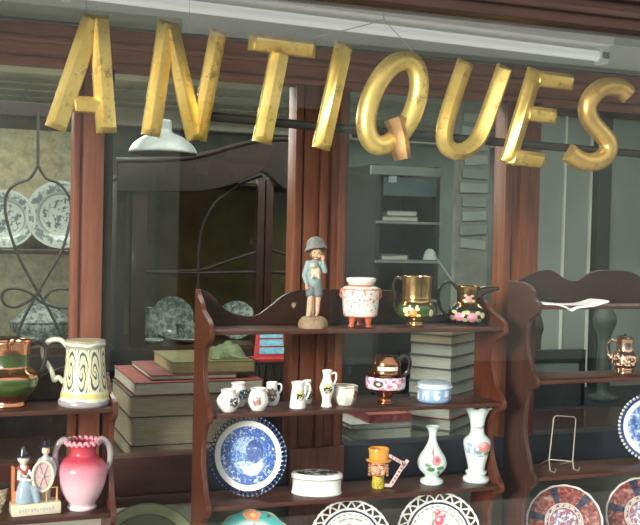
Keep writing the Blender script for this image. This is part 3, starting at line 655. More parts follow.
t, s = put('lustre_jug', 'small dark lustre jug with pink roses and a pointed spout', 'jug', 467, 2.29, f1)
m1 = lustre('brown_lustre_roses', s, (0, 18), lambda g: flower(g, s, -8, 8.5, 4.6, (.68, .25, .30), (.45, .48, .22))+flower(g, s, 5, 8, 5.0, (.68, .25, .30), (.45, .48, .22))+flower(g, s, 1, 26, 3.2, (.65, .25, .30), (.5, .45, .2))+[(E_(g, s, 15, 10, 2, 3), (.6, .58, .36)), (E_(g, s, -15, 8, 2.2, 1.6), (.5, .25, .25))], (.40, .22, .06), (.012, .010, .008))
V([(11, 0), (13, 1), (18.5, 6), (19.5, 10), (17, 16), (11.5, 21), (10.5, 25), (11.2, 33), (12, 38)], s).build('body', m1, t)
dk = plain('black_brown_glaze', (.018, .013, .010), .12, .2, coat=.6)
m = MB().tube(S3([(7, 0, 29), (15, 0, 34), (22, 0, 35.5), (31, 0, 37)], s), [k*s for k in [6-.3*i for i in range(16)]], 12); m.build('spout', dk, t)
MB().tube(S3([(-9, 0, 33), (-16, 0, 41), (-24, 0, 40), (-29, 0, 30), (-27, 0, 16), (-18, 0, 6)], s), 1.7*s, 10).build('handle', dk, t)

# ---------- middle shelf, crested miniatures
def crest(name, s, cx, cz, r, a=(.03, .03, .03), b_=(.70, .62, .12), base=(.80, .79, .74)):
    g = G(name); g.wob(.25/s, .5*s)
    v = g.noise(.45/s, 2)
    c = g.mix(base, a, g.mul(E_(g, s, cx, cz, r, r*1.15), g.gt(v, .42)))
    c = g.mix(c, b_, g.mul(E_(g, s, cx+r*.1, cz+r*.75, r*.95, r*.45), g.gt(v, .45))); c = g.mix(c, b_, g.mul(E_(g, s, cx, cz-r*.6, r*.55, r*.5), g.gt(v, .5)))
    return g.out(c, .12, 0, .5)
GC = 'crested china miniatures on the second shelf'
t, s = put('miniature_pot', 'squat white crested pot, nearest to the left side of the second shelf', 'miniature pot', 228, 2.235, f2)
V([(6, 0), (7.5, .6), (11.5, 8), (11.3, 13), (7.6, 18.2), (7, 19.5), (8, 22)], s).build('body', crest('crest_shield', s, 5.5, 10, 4.2, (.02, .02, .02), (.1, .1, .1)), t)
t, s = put('miniature_pot', 'taller white pot with blue-green crest behind the squat crested pot', 'miniature pot', 238, 2.30, f2)
V([(6, 0), (6.5, .8), (8.6, 8), (9, 14), (7.4, 19), (6.6, 21), (7.4, 23.5)], s).build('body', crest('crest_blue', s, 5, 12, 4.5, (.03, .16, .20), (.02, .08, .15)), t)
t, s = put('miniature_pot', 'round white crested pot with a flared lip and red and grey arms', 'miniature pot', 258, 2.235, f2)
V([(5.5, 0), (6.5, .6), (9.6, 6), (10.2, 11), (8.4, 17.5), (7.2, 19.5), (8.6, 22)], s).build('body', crest('crest_red', s, -1, 10, 4.2, (.45, .10, .08), (.30, .30, .30)), t)
t, s = put('miniature_mug', 'little white mug with brown crest behind the round crested pot', 'miniature mug', 271.5, 2.295, f2)
V([(5.2, 0), (6.5, 1), (8.2, 7), (7.6, 12), (5.6, 16.5), (5.6, 23)], s).build('body', crest('crest_brown', s, -.5, 11, 5.6, (.09, .07, .05), (.16, .12, .07)), t)
MB().tube(S3([(5, 0, 21), (9, 0, 21), (9.6, 0, 16), (7, 0, 11)], s), .9*s, 8).build('handle', 'porc', t)
t, s = put('miniature_jug', 'white crested jug with yellow and black arms, right of the two pots', 'miniature jug', 297.5, 2.245, f2)
V([(7.6, 0), (8.2, 1), (7.6, 8), (6.4, 17), (6, 22), (7, 26)], s).build('body', crest('crest_yellow', s, 2.5, 13, 4.3), t)
MB().tube(S3([(6, 0, 23), (11, 0, 24), (12, 0, 17), (7.5, 0, 7)], s), 1.0*s, 8).build('handle', 'porc', t)
t, s = put('miniature_jug', 'white jug half hidden behind the yellow-crested jug', 'miniature jug', 306.5, 2.30, f2)
V([(4.6, 0), (5, 1), (6, 8), (5, 15), (4, 19), (4.6, 23)], s).build('body', crest('crest_small', s, 3, 9, 3.6, (.05, .05, .04), (.2, .18, .1)), t)
t, s = put('miniature_ewer', 'tall slim white crested ewer with a looped handle', 'miniature ewer', 326.5, 2.245, f2)
V([(5.3, 0), (5.6, 1), (4.6, 4), (4.8, 9), (7.2, 17), (7.2, 21), (4.4, 28), (4.2, 32), (5.4, 36.5)], s).build('body', crest('crest_ewer', s, .8, 19, 4.4), t)
MB().tube(S3([(4, 0, 33), (8.4, 0, 34), (9, 0, 28), (6.5, 0, 22)], s), 1.0*s, 8).build('handle', 'porc', t)
t, s = put('miniature_bowl', 'white eight-sided little bowl right of the crested ewer', 'bowl', 344.5, 2.265, f2)
g = G('octagonal_bowl_glaze'); c = g.mix((.74, .73, .64), (.45, .12, .06), g.mul(E_(g, s, 10.5, 11, 2, 4), g.gt(g.noise(.3/s), .45))); c = g.mix(c, (.25, .15, .08), g.rng(g.z, 17.6*s, 18.4*s))
V([(8, 0), (9, 1.2), (11.8, 7), (12.8, 14), (13.2, 19)], s, seg=8).build('body', g.out(c, .15, 0, .5), t, smooth=False, bevel=.0008)
t, s = put('lustre_goblet_jug', 'copper lustre jug on a stem with a pink and white painted band', 'jug', 385, 2.25, f2)
def L(g):
    v = g.noise(.22/s, 4, rough=.7); b1 = g.rng(g.z, 16*s, 28*s)
    return [(b1, (.76, .68, .70)), (g.mul(b1, g.gt(v, .52)), (.50, .18, .34)), (g.mul(E_(g, s, -7, 22, 5, 3.6), g.gt(v, .40)), (.10, .06, .05)), (E_(g, s, -7, 22, 2, 1.4), (.75, .68, .50)), (g.mul(g.rng(g.z, 34.6*s, 38.6*s), g.rng(g.x, -8*s, 12*s)), (.78, .70, .58))]
m1 = lustre('copper_lustre_band', s, (90, 91), L, (.48, .20, .09))
V([(8.2, 0), (8.6, 2), (6.6, 4), (7.2, 8), (12, 12), (18.8, 16), (20, 22), (19.6, 27.5), (15.5, 30.5), (14.6, 34), (14.6, 40), (13.4, 44), (11, 48.5)], s).build('body', m1, t)
MB().tube(S3([(12, 0, 45), (18, 0, 49), (23.5, 0, 44), (22, 0, 34), (17, 0, 29)], s), 2.2*s, 10).build('handle', dk, t)
t, s = put('trinket_box', 'round pale blue jasper box with white relief and lid', 'box', 433.7, 2.255, f2)
g = G('jasper_blue'); v = g.noise(.3/s, 3); ins = g.rng(g.z, 3.5*s, 12.5*s)
fr_ = g.f('FRACT', g.mul(g.f('ADD', g.f('ARCTAN2', g.y, g.x), PI), 9/(2*PI))); c = g.mix((.24, .38, .56), (.72, .76, .78), g.mul(ins, g.rng(fr_, .22, .78), g.gt(v, .47)))
jm = g.out(c, .5); V([(14.5, 0), (16, 1), (16.8, 3), (16.8, 13), (16.4, 14)], s, False, sm=2).build('body', jm, t)
ld = V([(17.6, 0), (18, 2), (17, 5), (11, 7), (0.01, 7.6)], s, False, sm=0, c=(0, 0, 14*s)).build('lid', plain('jasper_lid', (.50, .62, .70), .5), t)
MB().tube([Vector((17.8*math.cos(a), 17.8*math.sin(a), 15.5))*s for a in [2*PI*k/48 for k in range(48)]], .9*s, 8, closed=True).build('rim_band', plain('jasper_white', (.72, .76, .78), .5), ld)

# ---------- plates
def plate_mesh(r, seg=64, dish=.16, rimw=.28, thick=.035, wave=None, mb=None):
    """plate facing -y, centred at the origin"""
    pr = [(0, 0), (r*.28, -.004*r), (r*(1-rimw)*.93, 0), (r*(1-rimw), -.03*r), (r*.93, -dish*r), (r, -(dish+.01)*r), (r, -(dish-.02)*r), (r*(1-rimw), .03*r), (r*.55, .045*r), (r*.52, .07*r), (r*.48, .045*r), (0, thick*r)]
    mb = mb or MB(); n0 = len(mb.b.verts); mb.lathe([(a, 0) for a, b_ in pr], seg) if False else None
    rows = []
    for i, (a, y_) in enumerate(pr):
        if a == 0: rows.append([mb.b.verts.new((0, y_, 0))]); continue
        row = []
        for k in range(seg):
            t_ = 2*PI*k/seg; q = a*(1+(wave(t_) if wave and a > r*.9 else 0)); row.append(mb.b.verts.new((q*math.cos(t_), y_, q*math.sin(t_))))
        rows.append(row)
    for a, b_ in zip(rows, rows[1:]):
        for k in range(seg):
            q = (k+1) % seg
            if len(a) == 1: mb.b.faces.new((a[0], b_[k], b_[q]))
            elif len(b_) == 1: mb.b.faces.new((a[k], b_[0], a[q]))
            else: mb.b.faces.new((a[k], b_[k], b_[q], a[q]))
    return mb
def plate_thing(name, label, px, Y, z, r_px, lean=.16, turn=0, lift=0, cat='plate', group=None):
    loc, rz, s = face(px, Y, z); r = r_px*s
    t = thing(name, label, cat, loc, rz+turn, group)
    t.rotation_mode = 'XYZ'
    return t, s, r, Matrix.Translation((0, 0, r*math.cos(lean)+lift)) @ Matrix.Rotation(-lean, 4, 'X')
t, s, r, MT = plate_thing('transfer_plate', 'blue and white landscape plate with pierced navy edge on the third shelf', 248, 2.285, f3, 40, .12, -.28)
g = G('blue_transfer'); R_ = g.rad(); n = g.noise(.26/s, 6, rough=.8); n2 = g.noise(.22/s, 4, rough=.7)
c = g.ramp(n, [(.34, (.62, .72, .82)), (.43, (.24, .40, .66)), (.52, (.07, .17, .44)), (.64, (.03, .07, .24))])
c = g.mix(c, (.34, .48, .68), g.mul(E_(g, s, -4, 10, 13, 8), g.lt(n, .56)))
c = g.mix(c, (.03, .07, .25), g.mul(E_(g, s, 6, 4, 9, 12), g.gt(n2, .42)))
c = g.mix(c, (.42, .54, .72), g.mul(E_(g, s, -2, -10, 13, 4), g.gt(n2, .4)))
rr = g.rng(R_, 20*s, 29*s); c = g.mix(c, (.05, .12, .38), g.mul(rr, g.gt(n, .44))); c = g.mix(c, (.60, .70, .82), g.mul(rr, g.lt(n, .44))); c = g.mix(c, (.05, .12, .36), g.mul(g.lt(R_, 19*s), g.gt(g.noise(.5/s, 4, rough=.8), .55)))
c = g.mix(c, (.04, .10, .32), g.rng(R_, 19.4*s, 20.6*s)); c = g.mix(c, (.82, .82, .76), g.gt(R_, 29*s)); pm = g.out(c, .12, 0, .5)
o = plate_mesh(r*.86, dish=.1, rimw=.26).build('dish', pm, t); o.matrix_local = MT
nb = plain('cobalt_glaze', (.03, .06, .16), .15, coat=.5); m = MB()
for k in range(52):
    a = 2*PI*k/52; cx_, cz_ = r*.93*math.cos(a), r*.93*math.sin(a); dr = Vector((math.cos(a), 0, math.sin(a))); tn = Vector((-math.sin(a), 0, math.cos(a)))
    m.tube([Vector((cx_, -.09*r, cz_))+dr*(.065*r*math.cos(b_))+tn*(.047*r*math.sin(b_)) for b_ in [2*PI*j/10 for j in range(10)]], .013*r, 6, closed=True)
o2 = m.build('pierced_edge', nb, t); o2.matrix_local = MT
m = MB()
for k in range(52):
    a = 2*PI*(k+.5)/52; m.ball((r*.985*math.cos(a), -.085*r, r*.985*math.sin(a)), r*.018, 6)
o2 = m.build('beads', plain('pale_blue_glaze', (.42, .52, .64), .2, coat=.4), t); o2.matrix_local = MT
for q in (-1, 1):
    m = MB().tube([Vector((q*12*s, 12*s, 34*s)), Vector((q*12*s, 10*s, .9*s)), Vector((q*12*s, -8*s, .9*s)), Vector((q*12*s, -11*s, 5*s))], .9*s, 8); m.build('stand', 'wire', t)
# oval box
t, s = put('oval_box', 'white oval china box with a flat dark-patterned lid', 'box', 316.5, 2.255, f3)
V([(24.5, 0), (25.5, 1), (24.5, 4), (24.3, 15.5), (24.8, 16)], s, False, sm=0, seg=56, sy=.62).build('body', 'porc', t)
g = G('box_lid'); c = g.ramp(g.noise(.12/s, 4, rough=.7), [(.42, (.55, .57, .55)), (.52, (.10, .11, .11)), (.62, (.03, .03, .035))]); R_ = g.f('SQRT', g.f('ADD', g.mul(g.x, g.x), g.mul(g.y, g.y, 2.6)))
c = g.mix(c, (.80, .80, .76), g.gt(R_, 21.5*s)); c = g.mix(c, (.80, .80, .76), g.lt(g.z, 20.2*s))
V([(25.6, 16), (26, 17), (25.6, 20), (24.4, 21), (20, 21.4)], s, False, sm=0, seg=56, sy=.62).build('lid', g.out(c, .12, 0, .5), t)
MB().tube([Vector((25.4*math.cos(a), .62*25.4*math.sin(a), 16.3))*s for a in [2*PI*k/56 for k in range(56)]], .55*s, 6, closed=True).build('rim_line', plain('grey_line', (.25, .25, .25), .3), t)
# character mug
t, s = put('character_mug', 'small head-shaped mug with an orange top hat and signpost handle', 'mug', 378, 2.265, f3)
m = MB().lathe([(k[0]*s, k[1]*s) for k in [(0, 0), (6, 0), (6.6, 4), (6, 9), (6.4, 12), (0, 12)]], 24); m.build('collar', plain('yellow_glaze', (.66, .50, .05), .2, coat=.5, var=.6, sc=350), t)
hd = MB().ball((0, 0, 19*s), (9*s, 7.6*s, 10*s), 24); hd.cone((0, -2*s, 12.5*s), (0, -3*s, 9.5*s), 4.2*s, 3*s); hd.ball((0, -8.3*s, 18*s), (1.9*s, 2.4*s, 3*s), 12); hd.ball((-4.4*s, -5.6*s, 16*s), 2.6*s, 12); hd.ball((4.4*s, -5.6*s, 16*s), 2.6*s, 12)
hd.ball((-3.6*s, -6.8*s, 23*s), (2.6*s, 1.2*s, 1*s), 10); hd.ball((3.6*s, -6.8*s, 23*s), (2.6*s, 1.2*s, 1*s), 10); hd.ball((-9*s, 0, 19*s), (1.4*s, 2*s, 3*s), 10); hd.ball((9*s, 0, 19*s), (1.4*s, 2*s, 3*s), 10)
hd = hd.build('face', plain('flushed_face_glaze', (.66, .34, .20), .25, coat=.4, var=.2, sc=150), t, remesh=.6*s)
m = MB()
for q in (-1, 1): m.ball((q*3.4*s, -7*s, 20.6*s), (1.5*s, .9*s, .9*s), 10)
m.build('eyes', 'porc', hd)
m = MB()
for q in (-1, 1): m.ball((q*3.4*s, -7.9*s, 20.5*s), .6*s, 8); m.tube([Vector((q*1.6, -7.2, 23.6))*s, Vector((q*3.6, -7.8, 24.2))*s, Vector((q*5.8, -6.6, 23.2))*s], .45*s, 6)
m.tube([Vector((-2.6, -7.4, 13.2))*s, Vector((0, -8, 12.6))*s, Vector((2.6, -7.4, 13.2))*s], .5*s, 6); m.build('features', plain('dark_red_brown', (.12, .03, .02), .3), hd)
gh = plain('ginger_hair_glaze', (.32, .17, .08), .3, coat=.3)
for q in (-1, 1):
    m = MB()
    for k in range(4): m.ball((q*(8.6+.3*(k % 2))*s, -2.6*s, (23-3.1*k)*s), (1.7*s, 2*s, 1.9*s), 10)
    m.build('side_whiskers', gh, t)
MB().lathe([(k[0]*s, k[1]*s) for k in [(8, 25.8), (12.6, 27), (13, 28), (12, 28.7), (9.6, 29.5), (9.8, 34), (10.6, 39.4), (10.2, 40), (9.2, 39.4), (8.4, 33), (0, 32)]], 36, sy=.9).build('hat', plain('orange_glaze', (.74, .32, .05), .16, coat=.6, var=.12), t)
board = plain('signpost_glaze', (.62, .46, .42), .3, coat=.3)
m = MB()
def bar(m, a, b_, w_, y0=-1.2, y1=1.2):
    a, b_ = Vector((a[0], a[1])), Vector((b_[0], b_[1])); d = (b_-a).normalized(); n_ = Vector((-d.y, d.x))*w_/2
    m.prism([((p_).x*s, (p_).y*s) for p_ in (a-n_, b_-n_, b_+n_, a+n_)], (y1-y0)*s, 'y', y0*s)
bar(m, (10, 33), (27, 24), 3.2); bar(m, (26.5, 27), (13, 3.6), 4.0); bar(m, (24, 21), (29, 29), 3.4); m.box(5*s, 14*s, -1.2*s, 1.2*s, 1.2*s, 4.4*s)
sg = m.build('signpost_handle', board, t, smooth=False, bevel=.0006)
m = MB(); random.seed(3)
for k in range(6):
    f_ = .12+.15*k; x, z = 26.5-13.5*f_, 27-23.4*f_; bar(m, (x-1.1, z+.4), (x+1.1, z-.5), .7, -1.6, -1.15); bar(m, (x-.6, z-1.2), (x+.2, z-.2), .6, -1.6, -1.15)
for k in range(4):
    f_ = .2+.2*k; x, z = 10+17*f_, 33-9*f_; bar(m, (x, z-1), (x+.3, z+1), .7, -1.6, -1.15)
m.build('lettering', 'black', sg, smooth=False)
# vases
t, s = put('bottle_vase', 'pale opaline bottle vase painted with a single pink rose', 'vase', 431.5, 2.27, f3)
def opal(name, s, fl):
    g = G(name); g.wob(.14/s, 1.0*s); c = (.66, .76, .73)
    for mk, cl in fl(g): c = g.mix(c, cl, mk)
    g.b.inputs['Subsurface Weight'].default_value = .0
    return g.out(c, .15, 0, .4)
mo = opal('opaline_rose', s, lambda g: [(E_(g, s, -1, 17, 4, 2.4), GRN), (E_(g, s, 8, 18, 3.6, 2), (.10, .28, .12)), (E_(g, s, -4, 21, 3, 2), (.12, .30, .16)), (E_(g, s, 6.4, 13, 1.4, 3), (.14, .30, .14)), (E_(g, s, 4.4, 25.5, 4.6, 4.6), (.66, .26, .30)), (E_(g, s, 5, 26, 2.4, 2), (.50, .10, .14)), (E_(g, s, 1.4, 33, .8, 4.5), (.30, .22, .14)), (E_(g, s, 0, 33, 1, 2), (.6, .3, .3))])
V([(10.5, 0), (11.5, 1.4), (10.8, 4), (7, 6.2), (7.2, 8.5), (12.6, 14), (14.6, 20), (13, 27), (7.4, 36), (4, 44), (3.8, 50), (5, 54), (7.6, 57)], s).build('body', mo, t)
MB().tube([Vector((10.9*math.cos(a), 10.9*math.sin(a), 3.6))*s for a in [2*PI*k/48 for k in range(48)]], .6*s, 6, closed=True).build('foot_ring', plain('opaline_plain', (.66, .76, .73), .15, coat=.4), t)
t, s = put('fluted_vase', 'tall pale blue opaline vase with a ruffled rim and painted flowers', 'vase', 476, 2.265, f3)
mo = opal('opaline_flowers', s, lambda g: [(E_(g, s, 0, 33, 12, 5), (.40, .50, .54)), (E_(g, s, -4, 34, 8, 4), (.60, .70, .72)), (E_(g, s, 7, 36, 5.4, 5.4), (.66, .24, .22)), (E_(g, s, 6, 38, 2.6, 2.4), (.78, .46, .42)), (E_(g, s, 2, 31, 3, 2), (.20, .30, .30)), (E_(g, s, 3, 54, 4.5, 1.6), (.40, .40, .42)), (E_(g, s, 6, 55, 1.5, 1.5), (.55, .25, .25)), (E_(g, s, -7, 38, 3, 2.4), (.35, .42, .52)), (E_(g, s, 10, 29, 3, 2), (.20, .32, .2)), (E_(g, s, -2, 33, 1.6, 3), (.28, .36, .50)), (E_(g, s, -8, 32, 1.4, 3.4), (.30, .40, .52)), (E_(g, s, 1, 36.5, 2, 1.4), (.62, .40, .42)), (E_(g, s, -2, 54, 2.4, 1), (.36, .40, .46)), (E_(g, s, 4, 27, 4, .8), (.25, .34, .22))])
V([(12.8, 0), (13.4, 1.6), (12.6, 3.8), (10, 5), (9.4, 6.4), (10.6, 8), (10.4, 10), (8.4, 11), (9, 16), (11.4, 26), (13.6, 37), (12.6, 42), (8.4, 46), (7, 49), (7, 56), (8.6, 64), (12.5, 72)], s).build('body', mo, t)
m = MB(); rows = []
for i, (rr_, z_) in enumerate([(12.2, 71.5), (15, 73.5), (15.4, 74.2), (14.6, 74.4), (11.6, 72.2)]):
    rows.append([m.b.verts.new((rr_*(1+.035*math.sin(9*a)*(i in (1, 2, 3)))*math.cos(a)*s, rr_*(1+.035*math.sin(9*a)*(i in (1, 2, 3)))*math.sin(a)*s, (z_+(.9*math.sin(9*a+.6) if 0 < i < 4 else 0))*s)) for a in [2*PI*k/90 for k in range(90)]])
for a, b_ in zip(rows, rows[1:]+rows[:1]):
    for k in range(90): q = (k+1) % 90; m.b.faces.new((a[k], a[q], b_[q], b_[k]))
m.build('ruffled_rim', plain('opaline_pale', (.66, .76, .73), .15, coat=.4), t)

# ---------- bottom row
t, s, r, MT = plate_thing('flower_plate', 'teal-edged plate with an orange flower at its top edge', 253, 2.28, f4, 43, .14, -.1)
MT = Matrix.Translation((0, 0, P(253, 510.5, 2.29).z-f4-r*2+.0)) @ MT if False else MT
def rest(t, r, lean, top_px, px, Y):
    """heights: keep the foot on the shelf, size from the top seen"""
    return None
g = G('teal_plate_glaze'); g.wob(.08/s, 3*s); R_ = g.rad(); c = g.ramp(g.f('DIVIDE', R_, 43*s), [(.40, (.78, .80, .76)), (.66, (.60, .74, .70)), (.80, (.06, .38, .36)), (.97, (.03, .26, .26)), (1, (.45, .36, .15))])
for k in range(5):
    a = PI/2+.03; fx, fz = -2, 37
    b_ = 2*PI*k/5+.3; c = g.mix(c, (.74, .30, .18), E_(g, s, fx+5*math.cos(b_), fz+3.6*math.sin(b_), 4.2, 2.9))
c = g.mix(c, (.80, .66, .22), E_(g, s, -2, 37, 2.6, 2.2)); c = g.mix(c, (.12, .06, .05), E_(g, s, 14, 37, 2.2, 1.6)); c = g.mix(c, (.35, .30, .12), E_(g, s, 0, 26, 1, 4))
PLM = g.out(c, .12, 0, .5)
pt = (P(253, 510, 2.30).z-f4)
def lean_plate(t, r, lean, pt): return Matrix.Translation((0, 0, pt-r*math.cos(lean))) @ Matrix.Rotation(-lean, 4, 'X')
def riser(t, h, w_, s):
    """small wire stand that carries the plate"""
    m = MB()
    for q in (-1, 1): m.tube([Vector((q*w_, .035, h+.06)), Vector((q*w_, .03, .0015)), Vector((q*w_, -.022, .0015)), Vector((q*w_, -.022, h+.002)), Vector((q*w_, -.028, h+.012))], .0015, 8)
    m.tube([Vector((-w_, .03, .0015)), Vector((w_, .03, .0015))], .0015, 8); m.build('stand', 'wire', t)
def set_plate(o_list, t, r, lean, px, top_py, Y, zf):
    pt = P(px, top_py, Y).z-zf; M4 = lean_plate(t, r, lean, pt); h = pt-2*r*math.cos(lean)
    for o in o_list: o.matrix_local = M4
    riser(t, max(0.001, h), r*.35, 1)
o = plate_mesh(r, 72, .12, .3, wave=lambda a: .02*math.sin(12*a)).build('dish', PLM, t); set_plate([o], t, r, .14, 253, 510.5, 2.28, f4)
def lattice(px, top, name, lab, hue):
    t, s, r, _ = plate_thing('lattice_plate', lab, px, 2.28, f4, 41, .14, 0)
    g = G(name); g.wob(.2/s, .8*s); R_ = g.rad(); c = (.78, .80, .76)
    v = g.noise(.3/s, 3, rough=.7); ph = g.f('FRACT', g.mul(g.f('ADD', g.ang(), PI), 14/PI))
    c = g.mix(c, (.015, .02, .06), g.rng(R_, 28.2*s, 30.4*s)); c = g.mix(c, (.20, .20, .22), g.mul(g.rng(R_, 25.2*s, 26.4*s), g.lt(ph, .45)))
    fl = [(0, 12, 5), (7, 5, 4.4), (-6, 4, 4.6), (1, -4, 4), (-2, 20, 3.4), (4, 17, 2.8)]
    if hue:
        for x, z, q in fl: c = g.mix(c, (.16, .34, .18), g.mul(E_(g, s, x-2, z-2, q*1.2, q*.7), g.gt(v, .45)))
        for x, z, q in fl: c = g.mix(c, (.64, .10, .16), E_(g, s, x, z, q, q*.9)); c = g.mix(c, (.80, .46, .48), E_(g, s, x-.8, z+.9, q*.5, q*.4))
    else:
        for x, z, q in fl: c = g.mix(c, (.50, .30, .30), g.mul(E_(g, s, x, z-6, q, q*.8), g.gt(v, .42)))
    o = plate_mesh(r*.78, 64, .08, .2).build('dish', g.out(c, .12, 0, .5), t)
    # script strokes following the rim
    m = MB(); random.seed(11 if hue else 5); aa = PI/2+.55 if not hue else PI/2-.10
    for k in range(13):
        a = aa-.085*k
        if k in (4, 8): continue
        rr_ = r*.53; h_ = r*(.065 if k in (0, 9) else .035)
        p = lambda da, dr: Vector(((rr_+dr)*math.cos(a+da), -.03*r-.002, (rr_+dr)*math.sin(a+da)))
        m.tube([p(.03, -h_*.6), p(.01, h_), p(-.02, -h_*.4), p(-.05, h_*.5)], .0055*r, 5)
    o3 = m.build('gilt_script', plain('script_brown', (.16, .12, .07), .4), t)
    m = MB(); N_ = 22
    Q = lambda a, rr_: Vector((rr_*math.cos(a), -(.05+.14*(rr_/r-.76)/.24)*r, rr_*math.sin(a)))
    for k in range(N_):
        a = 2*PI*k/N_; d = 2*PI/N_
        for sg_ in (-1, 1):
            pts = [Q(a+sg_*d*f_, r*(.765+.215*math.sin(PI/2*min(1, f_/.78)))) for f_ in (0, .2, .4, .6, .78, 1.0)]
            m.tube(pts, .023*r, 6)
        m.tube([Q(a-d*.55, r*.985), Q(a-d*.3, r*1.0), Q(a, r*.975), Q(a+d*.3, r*1.0), Q(a+d*.55, r*.985)], .019*r, 6)
    m.tube([Q(2*PI*k/64, r*.775) for k in range(64)], .02*r, 8, closed=True)
    o2 = m.build('lattice_rim', 'porc', t); set_plate([o, o2, o3], t, r, .14, px, top, 2.28, f4); return t
lattice(350, 500.5, 'lattice_glaze_script', 'white pierced lattice plate beneath the oval box', False)
lattice(438, 492.5, 'lattice_glaze_rose', 'white pierced lattice plate with red roses, beneath the vases', True)
# ---------- right shelf
def imari(px, top, lab, nm, turn):
    t, s, r, _ = plate_thing('scalloped_plate', lab, px, 2.28, fR[3], 37, .14, turn, group='red and blue scalloped plates')
    g = G(nm); R_ = g.rad(); A_ = g.ang(); v = g.noise(.24/s, 5, rough=.75); sec = g.f('FRACT', g.mul(g.f('ADD', A_, PI+.30), 6/(2*PI)))
    c = g.ramp(v, [(.36, (.36, .30, .27)), (.46, (.27, .06, .045)), (.56, (.13, .022, .02)), (.66, (.045, .025, .045))])
    c = g.mix(c, g.ramp(v, [(.45, (.008, .012, .035)), (.66, (.04, .05, .10))]), g.mul(g.lt(sec, .22), g.gt(R_, 16*s)))
    inner = g.lt(R_, 19*s); c = g.mix(c, (.46, .45, .43), g.rng(R_, 14*s, 19*s)); c = g.mix(c, (.24, .05, .04), g.mul(g.rng(R_, 15*s, 18*s), g.gt(v, .52)))
    c = g.mix(c, g.ramp(v, [(.44, (.70, .66, .62)), (.52, (.05, .07, .20)), (.6, (.5, .10, .08))]), g.lt(R_, 13*s)); c = g.mix(c, (.70, .66, .60), g.gt(R_, 35.8*s))
    o = plate_mesh(r, 96, .12, .42, wave=lambda a: .022*abs(math.sin(9*a))).build('dish', g.out(c, .14, 0, .5), t); set_plate([o], t, r, .14, px, top, 2.28, fR[3])
imari(563, 486, 'red and blue scalloped plate standing below the wire stand', 'imari_glaze_a', .12)
imari(643, 478.5, 'red and blue scalloped plate cut by the right edge of the picture', 'imari_glaze_b', .12)
t, s = put('copper_jug', 'shiny copper jug with ribbed foot on the right shelf', 'jug', 624, 2.27, fR[1])
cm = lustre('pink_copper', s, (90, 91), lambda g: [(g.mul(g.rng(g.z, 9*s, 20*s), g.gt(g.noise(.4/s, 4), .55)), (.75, .52, .38))], (.78, .50, .34))
V([(8.4, 0), (9, .8), (8.2, 1.6), (9.2, 2.6), (8.6, 3.6), (9.8, 4.8), (9.2, 6), (11, 8), (12.8, 11), (12.8, 18), (10.4, 21), (8.4, 24), (8.2, 31), (9, 35)], s, sm=3).build('body', cm, t)
MB().tube(S3([(-8, 0, 32), (-14, 0, 33), (-17.5, 0, 27), (-15, 0, 18), (-11.5, 0, 13)], s), 1.3*s, 8).build('handle', cm, t)
V([(8.6, 0), (7, 2.5), (2, 3.6), (1.2, 5), (.01, 5.6)], s, False, sm=0, c=(0, 0, 35*s)).build('lid', cm, t)
# wire stand
zf = fR[2]; loc = Vector((SX(563, 2.25, zf), 2.25, zf)); tt = thing('wire_plate_stand', 'empty white wire plate stand on the right shelf', 'plate stand', loc)
q = lambda px, py, Y: P(px, py, Y)-loc
fz = .0016
a1, a2, b1, b2 = q(554, 415.5, 2.285), q(576, 417, 2.285), q(549, 459.5, 2.26), q(572.5, 461.5, 2.26)
MB().tube([b1, a1+(b1-a1)*.05, a1+(a2-a1)*.1, a2+(a1-a2)*.1, a2+(b2-a2)*.05, b2], .0017, 8).build('frame', 'wire', tt)
MB().tube([b1, b2], .0017, 8).build('cross_wire', 'wire', tt)
for b_ in (b1, b2):
    MB().tube([b_, Vector((b_.x, b_.y-.006, fz)), Vector((b_.x, b_.y-.028, fz)), Vector((b_.x, b_.y-.033, fz+.010))], .0019, 8).build('prong', 'wire', tt)
    MB().tube([b_, Vector((b_.x, b_.y+.055, fz))], .0016, 8).build('back_leg', 'wire', tt)
# beaded plate
t, s, r, MT = plate_thing('beaded_plate', 'blue and white plate with a beaded rim at the right edge', 653, 2.28, fR[2], 35, .14, .05)
g = G('beaded_plate_glaze'); R_ = g.rad(); n = g.noise(.14/s, 5, rough=.72); c = g.ramp(n, [(.38, (.60, .68, .76)), (.47, (.20, .32, .55)), (.58, (.04, .08, .26))]); c = g.mix(c, (.66, .70, .70), g.rng(R_, 25*s, 29.5*s)); c = g.mix(c, (.03, .05, .14), g.gt(R_, 29.5*s))
o = plate_mesh(r*.92, 64, .1, .26).build('dish', g.out(c, .12, 0, .5), t); m = MB()
for k in range(54): a = 2*PI*k/54; m.ball((r*.955*math.cos(a), -.1*r, r*.955*math.sin(a)), r*.045, 8)
o2 = m.build('beads', plain('beaded_rim_glaze', (.52, .56, .58), .2, coat=.4), t); set_plate([o, o2], t, r, .14, 653, 393, 2.28, fR[2])
